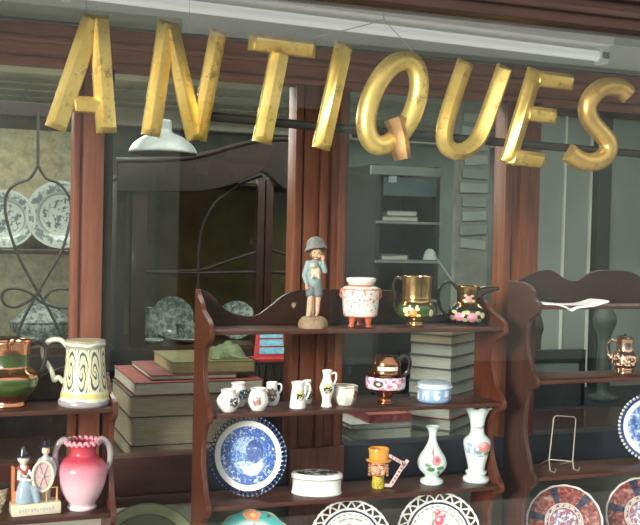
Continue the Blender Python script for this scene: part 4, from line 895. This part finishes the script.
# folded cloth over the top board
m = MB(); top_ = [P(x, y, 2.215)-P(538, 306, 2.215) for x, y in smooth_pts([(538, 305.5), (552, 306), (562, 309), (567, 312), (574, 309), (590, 307), (600, 304), (604, 303)], 4)]
rows = []
for k, p in enumerate(top_):
    th = .004 if k not in (0, len(top_)-1) else .002
    rows.append([m.b.verts.new(p+Vector(v_)) for v_ in ((0, -.022, -.001), (0, -.022, -.001-th), (0, .06, -.001-th), (0, .06, 0), (0, .0, .001))])
for a, b_ in zip(rows, rows[1:]):
    for k in range(5): q_ = (k+1) % 5; m.b.faces.new((a[k], b_[k], b_[q_], a[q_]))
m.b.faces.new(rows[0]); m.b.faces.new(rows[-1][::-1])
l0 = P(538, 306, 2.215); l0.z = max(l0.z, fR[0]+.006)
for v in m.b.verts:
    if v.co.y > -.01 and l0.z+v.co.z < fR[0]+.001: v.co.z = fR[0]+.001-l0.z
tag(m.build('folded_paper', 'white', loc=l0), 'creased white paper hanging over the edge of the top board at right', 'paper')
# ------------------------------------------------------------------ books behind the partition
def cloth(name, c): return plain(name, c, .7, var=.2, sc=80)
BK = {}
def book(label, x0, x1, y0, y1, z0, z1, cover, pg, rot=0, at=None, group=None, spine='right', parent=None):
    """lying book, origin at its corner; page edges face the street"""
    ct = .003; ox = 0.0035
    at = at or (x0, y0)
    t = thing('book', label, 'book', (at[0], at[1], z0), rot, group)
    a0, a1, b0, b1 = x0-at[0], x1-at[0], y0-at[1], y1-at[1]; h = z1-z0
    MB().box(a0+ox, a1-ox, b0+ox, b1-ox, ct, h-ct).build('pages', pg, t, smooth=False)
    m = MB().box(a0, a1, b0, b1, 0, ct, .0006); m.box(a0, a1, b0, b1, h-ct, h, .0006)
    if spine == 'front': m.box(a0, a1, b0, b0+ct, 0, h, .0006)
    elif spine == 'back': m.box(a0, a1, b1-ct, b1, 0, h, .0006)
    else: m.box(a1-ct, a1, b0, b1, 0, h, .0006)
    m.build('cover', cover, t); return t
YB1 = 2.60
def zz_(px, py, Y): return P(px, py, Y).z
g1 = 'old books in the left stack'
ys = [460.5, 444.5, 417.5, 395, 382.5]; Z = [zz_(150, y, YB1+.01) for y in ys]; Z[0] = ZS+.0005
xx = lambda px, py=420, Y=YB1: P(px, py, Y).x
book('thick book with old page edges at the bottom of the left stack', xx(131), xx(262), YB1+.005, 2.93, Z[0], Z[1]-.0005, cloth('cloth_brown', (.10, .06, .03)), 'pages_old', group=g1)
book('thick book with stained page edges, second from the bottom of the left stack', xx(132), xx(258), YB1+.002, 2.93, Z[1], Z[2]-.0005, cloth('cloth_pale', (.34, .30, .20)), 'pages_old', group=g1)
book('thick brown-edged book directly under the big red book', xx(130), xx(256), YB1+.006, 2.92, Z[2], Z[3]-.0005, cloth('cloth_dark', (.06, .045, .03)), 'pages_old', group=g1)
book('big flat red-covered book with clean white page edges', xx(134), xx(262), YB1-.005, 2.95, Z[3], Z[4]+.002, cloth('cloth_red', (.19, .032, .02)), 'pages_white', group=g1)
zb0 = Z[4]+.0025; zb1 = zz_(170, 375, YB1+.02)
book('thin book with red boards lying on the big red book', xx(152), xx(238), YB1+.02, 2.93, zb0, zb1, cloth('cloth_red_b', (.16, .03, .022)), 'pages_white', group=g1)
zt1 = zz_(200, 361.5, YB1+.03)
book('old olive brown book on top of the left stack', xx(174), xx(257), YB1+.03, 2.90, zb1+.0005, zt1, cloth('cloth_olive', (.13, .125, .05)), pages('pages_gold', (.32, .25, .12), (1, 1, 30)), group=g1)
# folded green cloth on top
c0 = Vector((xx(226, 355, 2.70), 2.70, zt1+.0005)); m = MB(); n_ = 14; gr = []
random.seed(5)
for i in range(n_+1):
    row = []
    for j in range(n_+1):
        u, v = i/n_*2-1, j/n_*2-1; h_ = .030*max(0, 1-(u*u*.9+v*v*.9))**.5*(1+.35*math.sin(5*u+3*v)+.2*math.sin(9*v-2*u))+.003
        row.append(m.b.verts.new((u*.052, v*.05, max(.003, h_))))
    gr.append(row)
lo = [[m.b.verts.new((v_.co.x, v_.co.y, 0)) for v_ in r_] for r_ in gr]
for i in range(n_):
    for j in range(n_):
        m.b.faces.new((gr[i][j], gr[i+1][j], gr[i+1][j+1], gr[i][j+1])); m.b.faces.new((lo[i][j], lo[i][j+1], lo[i+1][j+1], lo[i+1][j]))
for k in range(n_):
    m.b.faces.new((gr[k][0], lo[k][0], lo[k+1][0], gr[k+1][0])); m.b.faces.new((gr[k][n_], gr[k+1][n_], lo[k+1][n_], lo[k][n_]))
    m.b.faces.new((gr[0][k], gr[0][k+1], lo[0][k+1], lo[0][k])); m.b.faces.new((gr[n_][k], lo[n_][k], lo[n_][k+1], gr[n_][k+1]))
tag(m.build('folded_cloth', cloth('green_cloth', (.12, .15, .07)), loc=c0), 'crumpled green cloth on top of the old books', 'cloth')
# box with blue labels
bx = P(272, 400, 2.66); zt2 = zz_(272, 362, 2.66)
t = thing('spindle_stand', 'small dark wooden stand with turned knobs, under the red case', 'stand', (xx(256, 400, 2.66), 2.66, ZS))
w_ = xx(291, 400, 2.66)-xx(256, 400, 2.66); h_ = zt2-ZS
MB().box(0, w_, 0, .10, 0, h_*.55, .002).build('base', 'maho_dark', t); MB().box(0, w_, 0, .10, h_-.008, h_, .002).build('top', 'maho_dark', t)
for k in range(5):
    MB().lathe([(.004, 0), (.006, .006), (.003, .012), (.006, .03), (.003, h_*.45-.014), (.005, h_*.45-.009), (.003, h_*.45-.008)], 12, (w_*(k+.5)/5, .012, h_*.55)).build('spindle', 'ebony', t)
t = thing('red_case', 'tilted red case with three blue labels, behind the second shelf', 'case', (xx(256, 358, 2.67), 2.67, zt2+.001))
t.rotation_euler = (.0, .0, .0)
red = cloth('case_red', (.42, .03, .035)); blu = cloth('label_blue', (.16, .40, .55)); cw = w_*.95; tilt = Matrix.Rotation(-.95, 4, 'X')
MB().prism([(0, 0), (cw, 0), (cw, .006), (0, .006)], .075, 'y', 0).build('tray', red, t, smooth=False)
o = MB().prism([(.0, 0), (cw, 0), (cw, .085), (.018, .085)], .006, 'y', 0).build('lid', red, t, smooth=False); o.location = (0, .02, .006); o.rotation_euler = (-.45, 0, 0)
for k in range(3):
    m = MB().prism([(.016+.004*k, .012+.024*k), (cw-.006, .012+.024*k), (cw-.006, .031+.024*k), (.020+.004*k, .031+.024*k)], .002, 'y', -.002)
    l_ = m.build('label', blu, o, smooth=False)
# right stack, turned 40 degrees
g2 = 'pale books in the right stack'
cx_ = P(451, 380, 2.62); ysr = [444, 432, 420, 408.5, 397, 384, 370.5, 357.5, 345.5, 336, 327]
cols = [(.16, .18, .17), (.08, .09, .09), (.30, .07, .06), (.20, .22, .20), (.10, .12, .12), (.16, .18, .18), (.045, .055, .055), (.14, .16, .16), (.05, .06, .06), (.28, .22, .13), (.34, .30, .2)]
nm = ['lowest book of the pale right stack, resting on the sill', 'second book from the bottom of the pale right stack', 'third book from the bottom of the pale right stack', 'grey book low in the right stack, below the jasper box level', 'pale book behind the jasper box, fourth under the dark-covered one', 'grey book just above the jasper box lid', 'pale book with thin grey boards in the middle of the right stack', 'book with black boards in the upper right stack', 'grey-edged book third from the top of the right stack', 'cream-edged book second from the top of the right stack', 'tan book at the top of the right stack']
zprev = ZS+.0005; random.seed(4)
for k in range(10):
    zt = zz_(451, ysr[k+1], 2.62)
    if zt-zprev < .006: zt = zprev+.02
    j = [0, .004, -.003, .003, -.004, .002, -.002, .003, -.001, .004][k]
    book(nm[k] if k < 9 else nm[9], cx_.x-.14+j, cx_.x+j, 2.62+j, 2.62+.26+j, zprev, zt-.0005, cloth('cloth_grey_%d' % k, cols[k]), 'pages_grey' if k < 8 else 'pages_old', rot=math.radians(-52), at=(cx_.x+j, 2.62+j), group=g2, spine='back')
    zprev = zt
book('tan book at the top of the right stack', cx_.x-.13, cx_.x, 2.625, 2.84, zprev, zprev+.016, cloth('cloth_tan', cols[10]), 'pages_old', rot=math.radians(-52), at=(cx_.x, 2.625), group=g2, spine='back')
# low stack between
g3 = 'magazines stacked flat on the sill'
zl = ZS+.0005; xs3 = [(352, 440), (356, 446), (350, 438), (368, 430)]; hs = [437.5, 426, 421, 412.5]
lab3 = ['bottom volume of the low flat stack behind the bottle vase', 'second volume of the low flat stack, with grey edges', 'thin white-edged volume under the red-edged one', 'red-edged volume on top of the low flat stack']
cc = [(.25, .26, .24), (.20, .21, .19), (.40, .41, .38), (.36, .08, .08)]
for k in range(4):
    zt = zz_(400, hs[k], 2.58); zt = max(zt, zl+.006)
    b_ = book(lab3[k], xx(xs3[k][0], 425, 2.56+.004*k), xx(min(xs3[k][1], 412), 425, 2.56), 2.555+.004*k, 2.74, zl, zt, cloth('cloth_mag_%d' % k, cc[k]), 'pages_grey' if k < 3 else cloth('red_edges', (.34, .08, .08)), group=g3)
    zl = zt+.0005
# ------------------------------------------------------------------ left glazed cabinet
YC = 3.0
lx0, lx1 = xx(-160, 250, YC), xx(101, 250, YC); zc0, zc1 = 0.0, zz_(30, 106, YC)
wl = G('cabinet_lining'); n = wl.noise(30, 5, rough=.7); c = wl.ramp(n, [(.38, (.42, .41, .31)), (.5, (.62, .56, .36)), (.62, (.74, .68, .48))]); ML = wl.out(c, .8)
t = thing('glazed_cabinet', 'glazed cabinet with curved glazing bars and china inside, at far left', 'cabinet', (lx0, YC, 0))
W_ = lx1-lx0; sA, sB = zz_(40, 249, YC+.25), zz_(40, 342, YC+.2)
m = MB().box(0, .03, 0, .42, 0, zc1); m.box(W_-.03, W_, 0, .42, 0, zc1); m.box(.03, W_-.03, 0, .42, zc1-.03, zc1+.01); m.box(.03, W_-.03, 0, .42, 0, sB-.02)
m.build('carcass', 'ebony', t, smooth=False, bevel=.002)
MB().box(.03, W_-.03, .40, .42, sB, zc1-.03).build('lining', ML, t, smooth=False)
MB().box(.03, W_-.03, .03, .40, sA-.012, sA).build('shelf', 'brown_dark', t, smooth=False)
MB().box(.03, W_-.03, .03, .40, sB-.02, sB).build('shelf', 'brown_dark', t, smooth=False)
MB().box(.03, W_-.03, .012, .015, sB, zc1-.03).build('pane', 'glass2', t, smooth=False)
o_ = Vector((lx0, YC, 0))
def bars(segs, n=8, Y=YC, r=.0042, oo=o_):
    m = MB()
    for sg_ in segs: m.tube([P(x, y, Y)-oo for x, y in smooth_pts(sg_, n)], r, 8)
    return m
segs = [[(38, 165), (30, 178), (16, 184), (8, 192), (5, 205), (8, 225), (18, 255), (34, 285), (50, 312), (64, 342), (72, 360)],
        [(38, 165), (46, 178), (58, 183), (67, 193), (71, 205), (70, 222), (62, 250), (48, 275), (38, 292), (24, 318), (14, 345), (8, 362)],
        [(41, 290), (30, 300), (16, 307), (5, 304), (2, 295), (8, 289), (20, 289), (32, 294), (41, 302), (55, 307), (68, 308)],
        [(41, 302), (52, 291), (66, 289), (78, 292)], [(38, 165), (38, 140), (38, 112)]]
b_ = bars(segs).build('glazing_bars', 'bar', t)
g = G('grey_transfer'); g.N  # blue-grey printed china
def grey_plate(label, px, py, r_px, Y, zrest):
    p = P(px, py, Y); s = SM(p); r = r_px*s
    t = thing('china_plate', label, 'plate', (p.x, Y, zrest), -math.atan2(p.x, Y), 'grey and white plates in the left cabinet')
    nm_ = 'grey_transfer_%d' % px; g = G(nm_); R_ = g.rad(); n = g.noise(.16/s, 5, rough=.7)
    base = (.66, .72, .70); c = g.mix(base, (.14, .20, .22), g.mul(g.gt(n, .53), g.lt(R_, r*.52))); c = g.mix(c, (.22, .28, .30), g.mul(g.gt(n, .49), g.rng(R_, r*.70, r*.92))); c = g.mix(c, (.30, .36, .36), g.rng(R_, r*.60, r*.64))
    c = g.mix(c, (.48, .54, .52), g.mul(g.rng(R_, r*.64, r*.70), 1.0))
    o = plate_mesh(r, 56, .1, .36).build('dish', g.out(c, .15, 0, .4), t); ln = .12
    o.matrix_local = Matrix.Translation((0, 0, r*math.cos(ln)+.002)) @ Matrix.Rotation(-ln, 4, 'X')
    m = MB()
    for q in (-1, 1): m.tube([Vector((q*r*.3, .05, .001)), Vector((q*r*.3, -.03, .001)), Vector((q*r*.3, -.04, .012))], .0012, 6)
    m.build('stand', 'wire', t)
grey_plate('printed plate partly cut by the left edge of the picture', 6, 218, 29, YC+.26, sA)
grey_plate('printed plate leaning in the cabinet against the red post', 61, 214, 34, YC+.25, sA)
p = P(42, 336, YC+.2); s = SM(p); t = thing('tureen', 'grey and white lidded tureen in the left cabinet', 'tureen', (p.x, YC+.22, sB), -.05)
def gt_mat(name, s_, th=.5):
    g = G(name); n = g.noise(.18/s_, 5, rough=.7); return g.out(g.ramp(n, [(.42, (.66, .71, .68)), (.52, (.30, .36, .36)), (.62, (.14, .19, .20))]), .15, 0, .4)
tm = gt_mat('tureen_print', s)
V([(22, 0), (25, 2), (23, 5), (29, 9), (31, 15), (30, 17)], s, False, sy=.7).build('body', tm, t)
V([(31.5, 17), (32, 18.5), (28, 22), (20, 28), (12, 34), (6, 37), (5, 39)], s, False, sy=.7).build('lid', tm, t)
MB().ball((0, 0, 41*s), (5*s, 4*s, 3.4*s)).build('knob', tm, t)
MB().lathe([(0, 0), (34*s, 0), (37*s, 1.6*s), (36*s, 2.6*s), (0, 2*s)], 48, sy=.7).build('tray', gt_mat('tray_print', s), t)
for o in t.children:
    if o.name.split('.')[0] != 'tray': o.location.z = 2.2*s
area('cabinet_fill_light', (P(20, 200, YC+.05).x, YC+.06, zc1-.05), (.7, .03), 1.6, (1, .98, .88), (math.radians(25), 0, 0))  # unseen fill strips added to light the china in the cabinet
area('cabinet_fill_light', (P(20, 200, YC+.05).x, YC+.06, sA-.02), (.7, .03), .8, (1, .98, .88), (math.radians(25), 0, 0))
# ------------------------------------------------------------------ dark cabinet with arched top
YD = 3.25; dx0, dx1 = xx(116, 250, YD), xx(330, 250, YD); od = Vector((dx0, YD, 0)); WD = dx1-dx0
sC = zz_(200, 341, YD+.15)
t = thing('arched_cabinet', 'dark cabinet with an arched top and curved glazing bar, behind the centre', 'cabinet', od)
zs_ = lambda py, px=250, Y=YD: P(px, py, Y).z
ol = G('olive_lining'); c = ol.ramp(ol.noise(6, 4), [(.35, (.14, .105, .028)), (.65, (.25, .20, .06))]); MO = ol.out(c, .7)
m = MB().box(0, .03, 0, .4, 0, zs_(180)); m.box(WD-.03, WD, 0, .4, 0, zs_(150)); m.box(0, WD, .0, .4, 0, sC-.012); m.box(.0, WD, 0, .4, zs_(186), zs_(186)+.01)
m.build('carcass', 'ebony', t, smooth=False)
MB().box(.03, WD-.03, .38, .40, sC, zs_(176)).build('lining', MO, t, smooth=False)
MB().box(.0, WD, .002, .38, sC-.012, sC).build('shelf', 'brown_dark', t, smooth=False)
arch = smooth_pts([(116, 160), (150, 160), (185, 158), (210, 153), (238, 145), (262, 140), (285, 139), (310, 142), (330, 150)], 5)
low = smooth_pts([(330, 205), (300, 197), (280, 188), (262, 173), (250, 177), (230, 185), (205, 191), (180, 192), (150, 192), (116, 192)], 5)
pts = [P(x, y, YD)-od for x, y in arch+low]; MB().prism([(p.x, p.z) for p in pts], .03, 'y', -.03).build('arched_top', 'ebony', t, smooth=False, bevel=.004)
m = MB().tube([P(x, y, YD-.03)-od for x, y in arch], .008, 8); m.build('cornice', 'ebony', t)
q = lambda px: xx(px, 250, YD)-dx0
m = MB().box(q(256), q(263), -.012, .02, sC, zs_(178), .002); m.box(q(264), q(271), -.016, .02, sC, zs_(178), .002); m.box(q(131), q(146), -.012, .02, sC, zs_(188), .002)
m.build('door_stile', 'maho_dark', t)
m = MB()
for sg_ in ([(198, 345), (198, 290), (199, 245), (204, 222), (216, 202), (240, 184), (262, 176)], [(140, 272), (185, 271), (205, 269), (225, 262), (256, 252)], [(271, 250), (285, 254), (300, 262), (330, 266)], [(146, 272), (200, 273), (256, 272), (330, 273)]):
    m.tube([P(x, y, YD)-od for x, y in smooth_pts(sg_, 8)], .0055, 8)
m.build('glazing_bars', 'ebony', t)
MB().box(.03, WD-.03, .012, .015, sC, zs_(186)).build('pane', 'glass2', t, smooth=False)
def china(name, label, cat, px, Y, prof, mat_, open_=True, hand=None, **kw):
    loc = Vector((SX(px, Y, sC), Y, sC+.0)); s = SM(loc); t = thing(name, label, cat, loc)
    V(prof, s, open_, **kw).build('body', mat_(s), t)
    return t, s
gm = lambda s_: gt_mat('teacup_print', s_)
t, s = china('saucer', 'pale saucer under the printed cup inside the dark cabinet', 'saucer', 186, YD+.12, [(8, 0), (14, 2.4), (17, 4.2), (16.6, 5), (8, 2.6)], lambda s_: M['porc'], False, sm=0)
tz = t.location.z
t2 = thing('teacup', 'printed blue and white cup on a saucer in the dark cabinet', 'cup', (t.location.x, t.location.y, tz+.0085))
V([(5, 0), (5.5, 1.6), (9, 6), (10.4, 14), (10.8, 16)], s).build('body', gt_mat('teacup_print', s), t2)
MB().tube(S3([(9, 0, 13), (14, 0, 13), (14, 0, 7), (9, 0, 5)], s), .9*s, 8).build('handle', 'porc', t2)
t, s = china('saucer', 'pale saucer standing left of the printed cup in the dark cabinet', 'saucer', 153, YD+.10, [(6, 0), (9, 2), (11, 3.6), (10.6, 4.4), (6, 2.2)], lambda s_: M['porc'], False, sm=0)
t, s = china('china_jar', 'dim grey china jar beside the standing plate in the dark cabinet', 'jar', 150, YD+.22, [(6, 0), (8, 3), (8.5, 16), (5, 25), (5.5, 32)], lambda s_: gt_mat('jar_print', s_))
def cab_plate(label, px, r_px, Y):
    loc = Vector((SX(px, Y, sC), Y, sC)); s = SM(loc); r = r_px*s; t = thing('china_plate', label, 'plate', loc, -.2)
    o = plate_mesh(r, 48, .1, .36).build('dish', gt_mat('plate_print_%d' % px, s), t); o.matrix_local = Matrix.Translation((0, 0, r*.99+.001)) @ Matrix.Rotation(-.14, 4, 'X')
    m = MB(); [m.tube([Vector((q_*r*.3, .04, .001)), Vector((q_*r*.3, -.02, .001)), Vector((q_*r*.3, -.03, .012))], .0012, 6) for q_ in (-1, 1)]; m.build('stand', 'wire', t)
cab_plate('dim printed plate standing behind the cup in the dark cabinet', 172, 21, YD+.24)
cab_plate('blue and white plate showing above the back board of the centre shelf', 236, 19, YD+.2)
# pendant lamp
pl = P(163, 154, 3.05); s = SM(pl); t = thing('pendant_lamp', 'white dish-shaped pendant lamp shade behind the N', 'lamp', (pl.x, 3.05, pl.z), 0)
V([(33, 0), (34, 1), (33, 4), (28, 11), (18, 18), (9, 22), (8, 33), (6, 34)], s, True, sm=3).build('shade', plain('milk_glass', (.20, .23, .225), .4), t)
MB().tube([Vector((0, 0, 33*s)), Vector((0, 0, ZC-pl.z))], .003, 8).build('cord', 'black', t)
# ------------------------------------------------------------------ right panes: dim shelving, hung papers and a painted door
YE = 3.7; ex0, ex1 = xx(376, 200, YE), xx(440, 200, YE); oe = Vector((ex0, YE, 0)); t = thing('dark_shelving', 'dark open shelving in the shop behind the second pane', 'shelving', oe); we = ex1-ex0
ze = lambda py: P(405, py, YE).z
m = MB().box(0, .02, 0, .35, 0, ze(165)); m.box(we-.02, we, 0, .35, 0, ze(165)); m.box(.02, we-.02, .33, .35, 0, ze(165)); m.build('carcass', 'black', t, smooth=False)
for py in (222, 261, 300): MB().box(.001, we-.001, -.01, .33, ze(py)-.008, ze(py)+.002).build('shelf', 'sage2', t, smooth=False)
MB().box(-.03, we-.0, -.02, .0, ze(176), ze(167), .002).build('top_rail', 'sage2', t, smooth=False)
m = MB().box(.03, we-.02, -.004, .0, ze(196), ze(178)); m.build('blue_panel', plain('dim_teal', (.04, .09, .10), .5), t, smooth=False)
MB().box(.05, .085, -.009, -.004, ze(183), ze(174.5)).build('label', plain('pale_blue_label', (.30, .42, .44), .5), t, smooth=False)
for k, (a, b_, y0_, y1_, lb) in enumerate([(.03, .19, 221.5, 216.5, 'pale book flat on the middle shelf of the dark shelving'), (.05, .185, 216.3, 211, 'second pale book lying on the other in the dark shelving'), (.03, .15, 260.5, 255, 'pale book on the lower shelf of the dark shelving')]):
    book(lb, ex0+a, ex0+b_, YE+.0, YE+.2, ze(y0_)+.001, ze(y1_)+.0, cloth('cloth_dim_%d' % k, (.22, .24, .21)), 'pages_grey')
t = thing('desk_lamp', 'angled arm lamp in the shadows above the roses jug', 'lamp', (P(455, 330, 3.4).x, 3.4, ZS))
o0 = Vector((P(455, 330, 3.4).x, 3.4, ZS))
MB().tube([P(432, 252, 3.4)-o0, P(456, 286, 3.4)-o0, Vector((0, 0, .01))], .004, 8).build('arm', 'sage2', t); MB().lathe([(.05, 0), (.05, .012), (.01, .02)], 24).build('base', 'black', t)
hd = MB().lathe([(.028, -.03), (.02, 0), (.008, .012)], 20); hd.build('lamp_shade', 'sage2', t, loc=P(430, 252, 3.4)-o0)
tag(MB().box(P(370, 300, 3.3).x, P(700, 300, 3.3).x, 3.06, 3.5, 0, ZS, .004).build('counter', 'rail_reflect'), 'dark counter in the shop behind the pale book stack', 'counter')
# pinned papers on a tall board
bx0, bx1 = xx(458, 150, 3.55), xx(490, 150, 3.55); t = thing('notice_board', 'tall board with pinned pale papers behind the U and E', 'board', ((bx0), 3.55, 0))
MB().box(0, bx1-bx0, 0, .03, 0, P(470, 100, 3.55).z).build('board', plain('board_dull', (.13, .14, .115), .7), t, smooth=False)
random.seed(9)
for k in range(10):
    zc = P(470, 118+14*k, 3.55).z; a = .01+random.random()*.02; rt_ = Matrix.Rotation(random.uniform(-.1, .1), 3, 'Y')
    m = MB().box(a, bx1-bx0-.012, -.006-.002*(k % 3), -.003-.002*(k % 3), zc-.018, zc+.018, rot=rt_); m.build('paper', 'sage2' if k % 2 else 'sage', t, smooth=False)
# painted plank door and frame behind the last pane
dx = lambda px, Y=3.6: xx(px, 220, Y)
zt_ = P(590, 118, 3.6).z
t = struct(MB().box(dx(537), dx(592), 3.6, 3.64, 0, zt_, .003).build('door_2', 'sage2', smooth=False))
m = MB()
for px in (562, 588): m.box(dx(px), dx(px)+.008, 3.588, 3.6, 0, zt_)
struct(m.build('trim_13', 'paint', smooth=False))
struct(MB().box(dx(592), dx(605), 3.56, 3.66, 0, zt_+.05, .004).build('trim_14', 'black', smooth=False))
struct(MB().box(dx(605), dx(760), 3.58, 3.64, 0, zt_+.05).build('wall_inner', 'sage2', smooth=False))
struct(MB().box(dx(500), dx(760), 3.56, 3.66, zt_, zt_+.06, .004).build('trim_15', 'brown_dark', smooth=False))
struct(MB().box(dx(499), dx(536.5), 3.61, 3.65, 0, zt_).build('wall_passage', 'sage', smooth=False))
YG = 3.1
p0 = P(534, 352, YG); t = thing('framed_mirror', 'dark framed panel low behind the left end of the right shelf', 'mirror', (P(530, 352, YG).x, YG, ZS))
wm = P(586, 352, YG).x-P(530, 352, YG).x; zz1 = P(560, 350, YG).z-ZS; zz2 = P(560, 363, YG).z-ZS; zz3 = P(560, 376, YG).z-ZS
m = MB().box(0, wm, 0, .03, zz2, zz1, .002); m.box(0, wm, 0, .03, 0, zz3, .002); m.box(wm-.02, wm, 0, .03, 0, zz1, .002); m.box(0, .02, 0, .03, 0, zz1, .002); m.build('frame', 'black', t, smooth=False)
MB().box(.02, wm-.02, .012, .02, zz3, zz2).build('panel', 'sage2', t, smooth=False)
loc = Vector((P(534, 350, 3.2).x, 3.2, ZS)); s = SM(loc); t = thing('dark_vase', 'dark vase silhouette beside the right shelf end panel', 'vase', loc)
V([(6, 0), (8, 3), (7, 50), (7, 66), (9, 76), (5, 90), (5, 94), (8, 98)], s).build('body', 'black', t)
for px, hh, lb in ((604, 100, 'dark turned candlestick behind the right shelf, left of the copper jug'),):
    loc = Vector((P(px, 350, 3.2).x, 3.2, ZS)); s = SM(loc); t = thing('candlestick', lb, 'candlestick', loc)
    V([(14, 0), (14, 4), (6, 8), (8, 30), (6, 60), (12, 80), (6, 96), (9, 112), (7, 122), (10, 126)], s).build('body', plain('dim_green_bronze', (.05, .065, .055), .5), t)
# green dish standing below the rail, at the left of the centre shelf
p = P(146, 560, 2.36); s = SM(p); r = 55*s; t = thing('green_dish', 'olive green round dish standing low between the left and centre shelves', 'dish', (P(146, 560, 2.36).x, 2.36, ZD), -.1)
g = G('olive_glaze'); R_ = g.rad(); c = g.mix((.06, .075, .035), (.16, .18, .09), g.rng(R_, r*.80, r*.97)); c = g.mix(c, (.03, .04, .02), g.rng(R_, r*.76, r*.80))
o = plate_mesh(r, 64, .1, .22).build('dish', g.out(c, .25, 0, .4), t); tp = P(140, 504.5, 2.36).z-ZD; o.matrix_local = lean_plate(t, r, .12, tp); riser(t, max(.001, tp-2*r*math.cos(.12)), r*.35, 1)
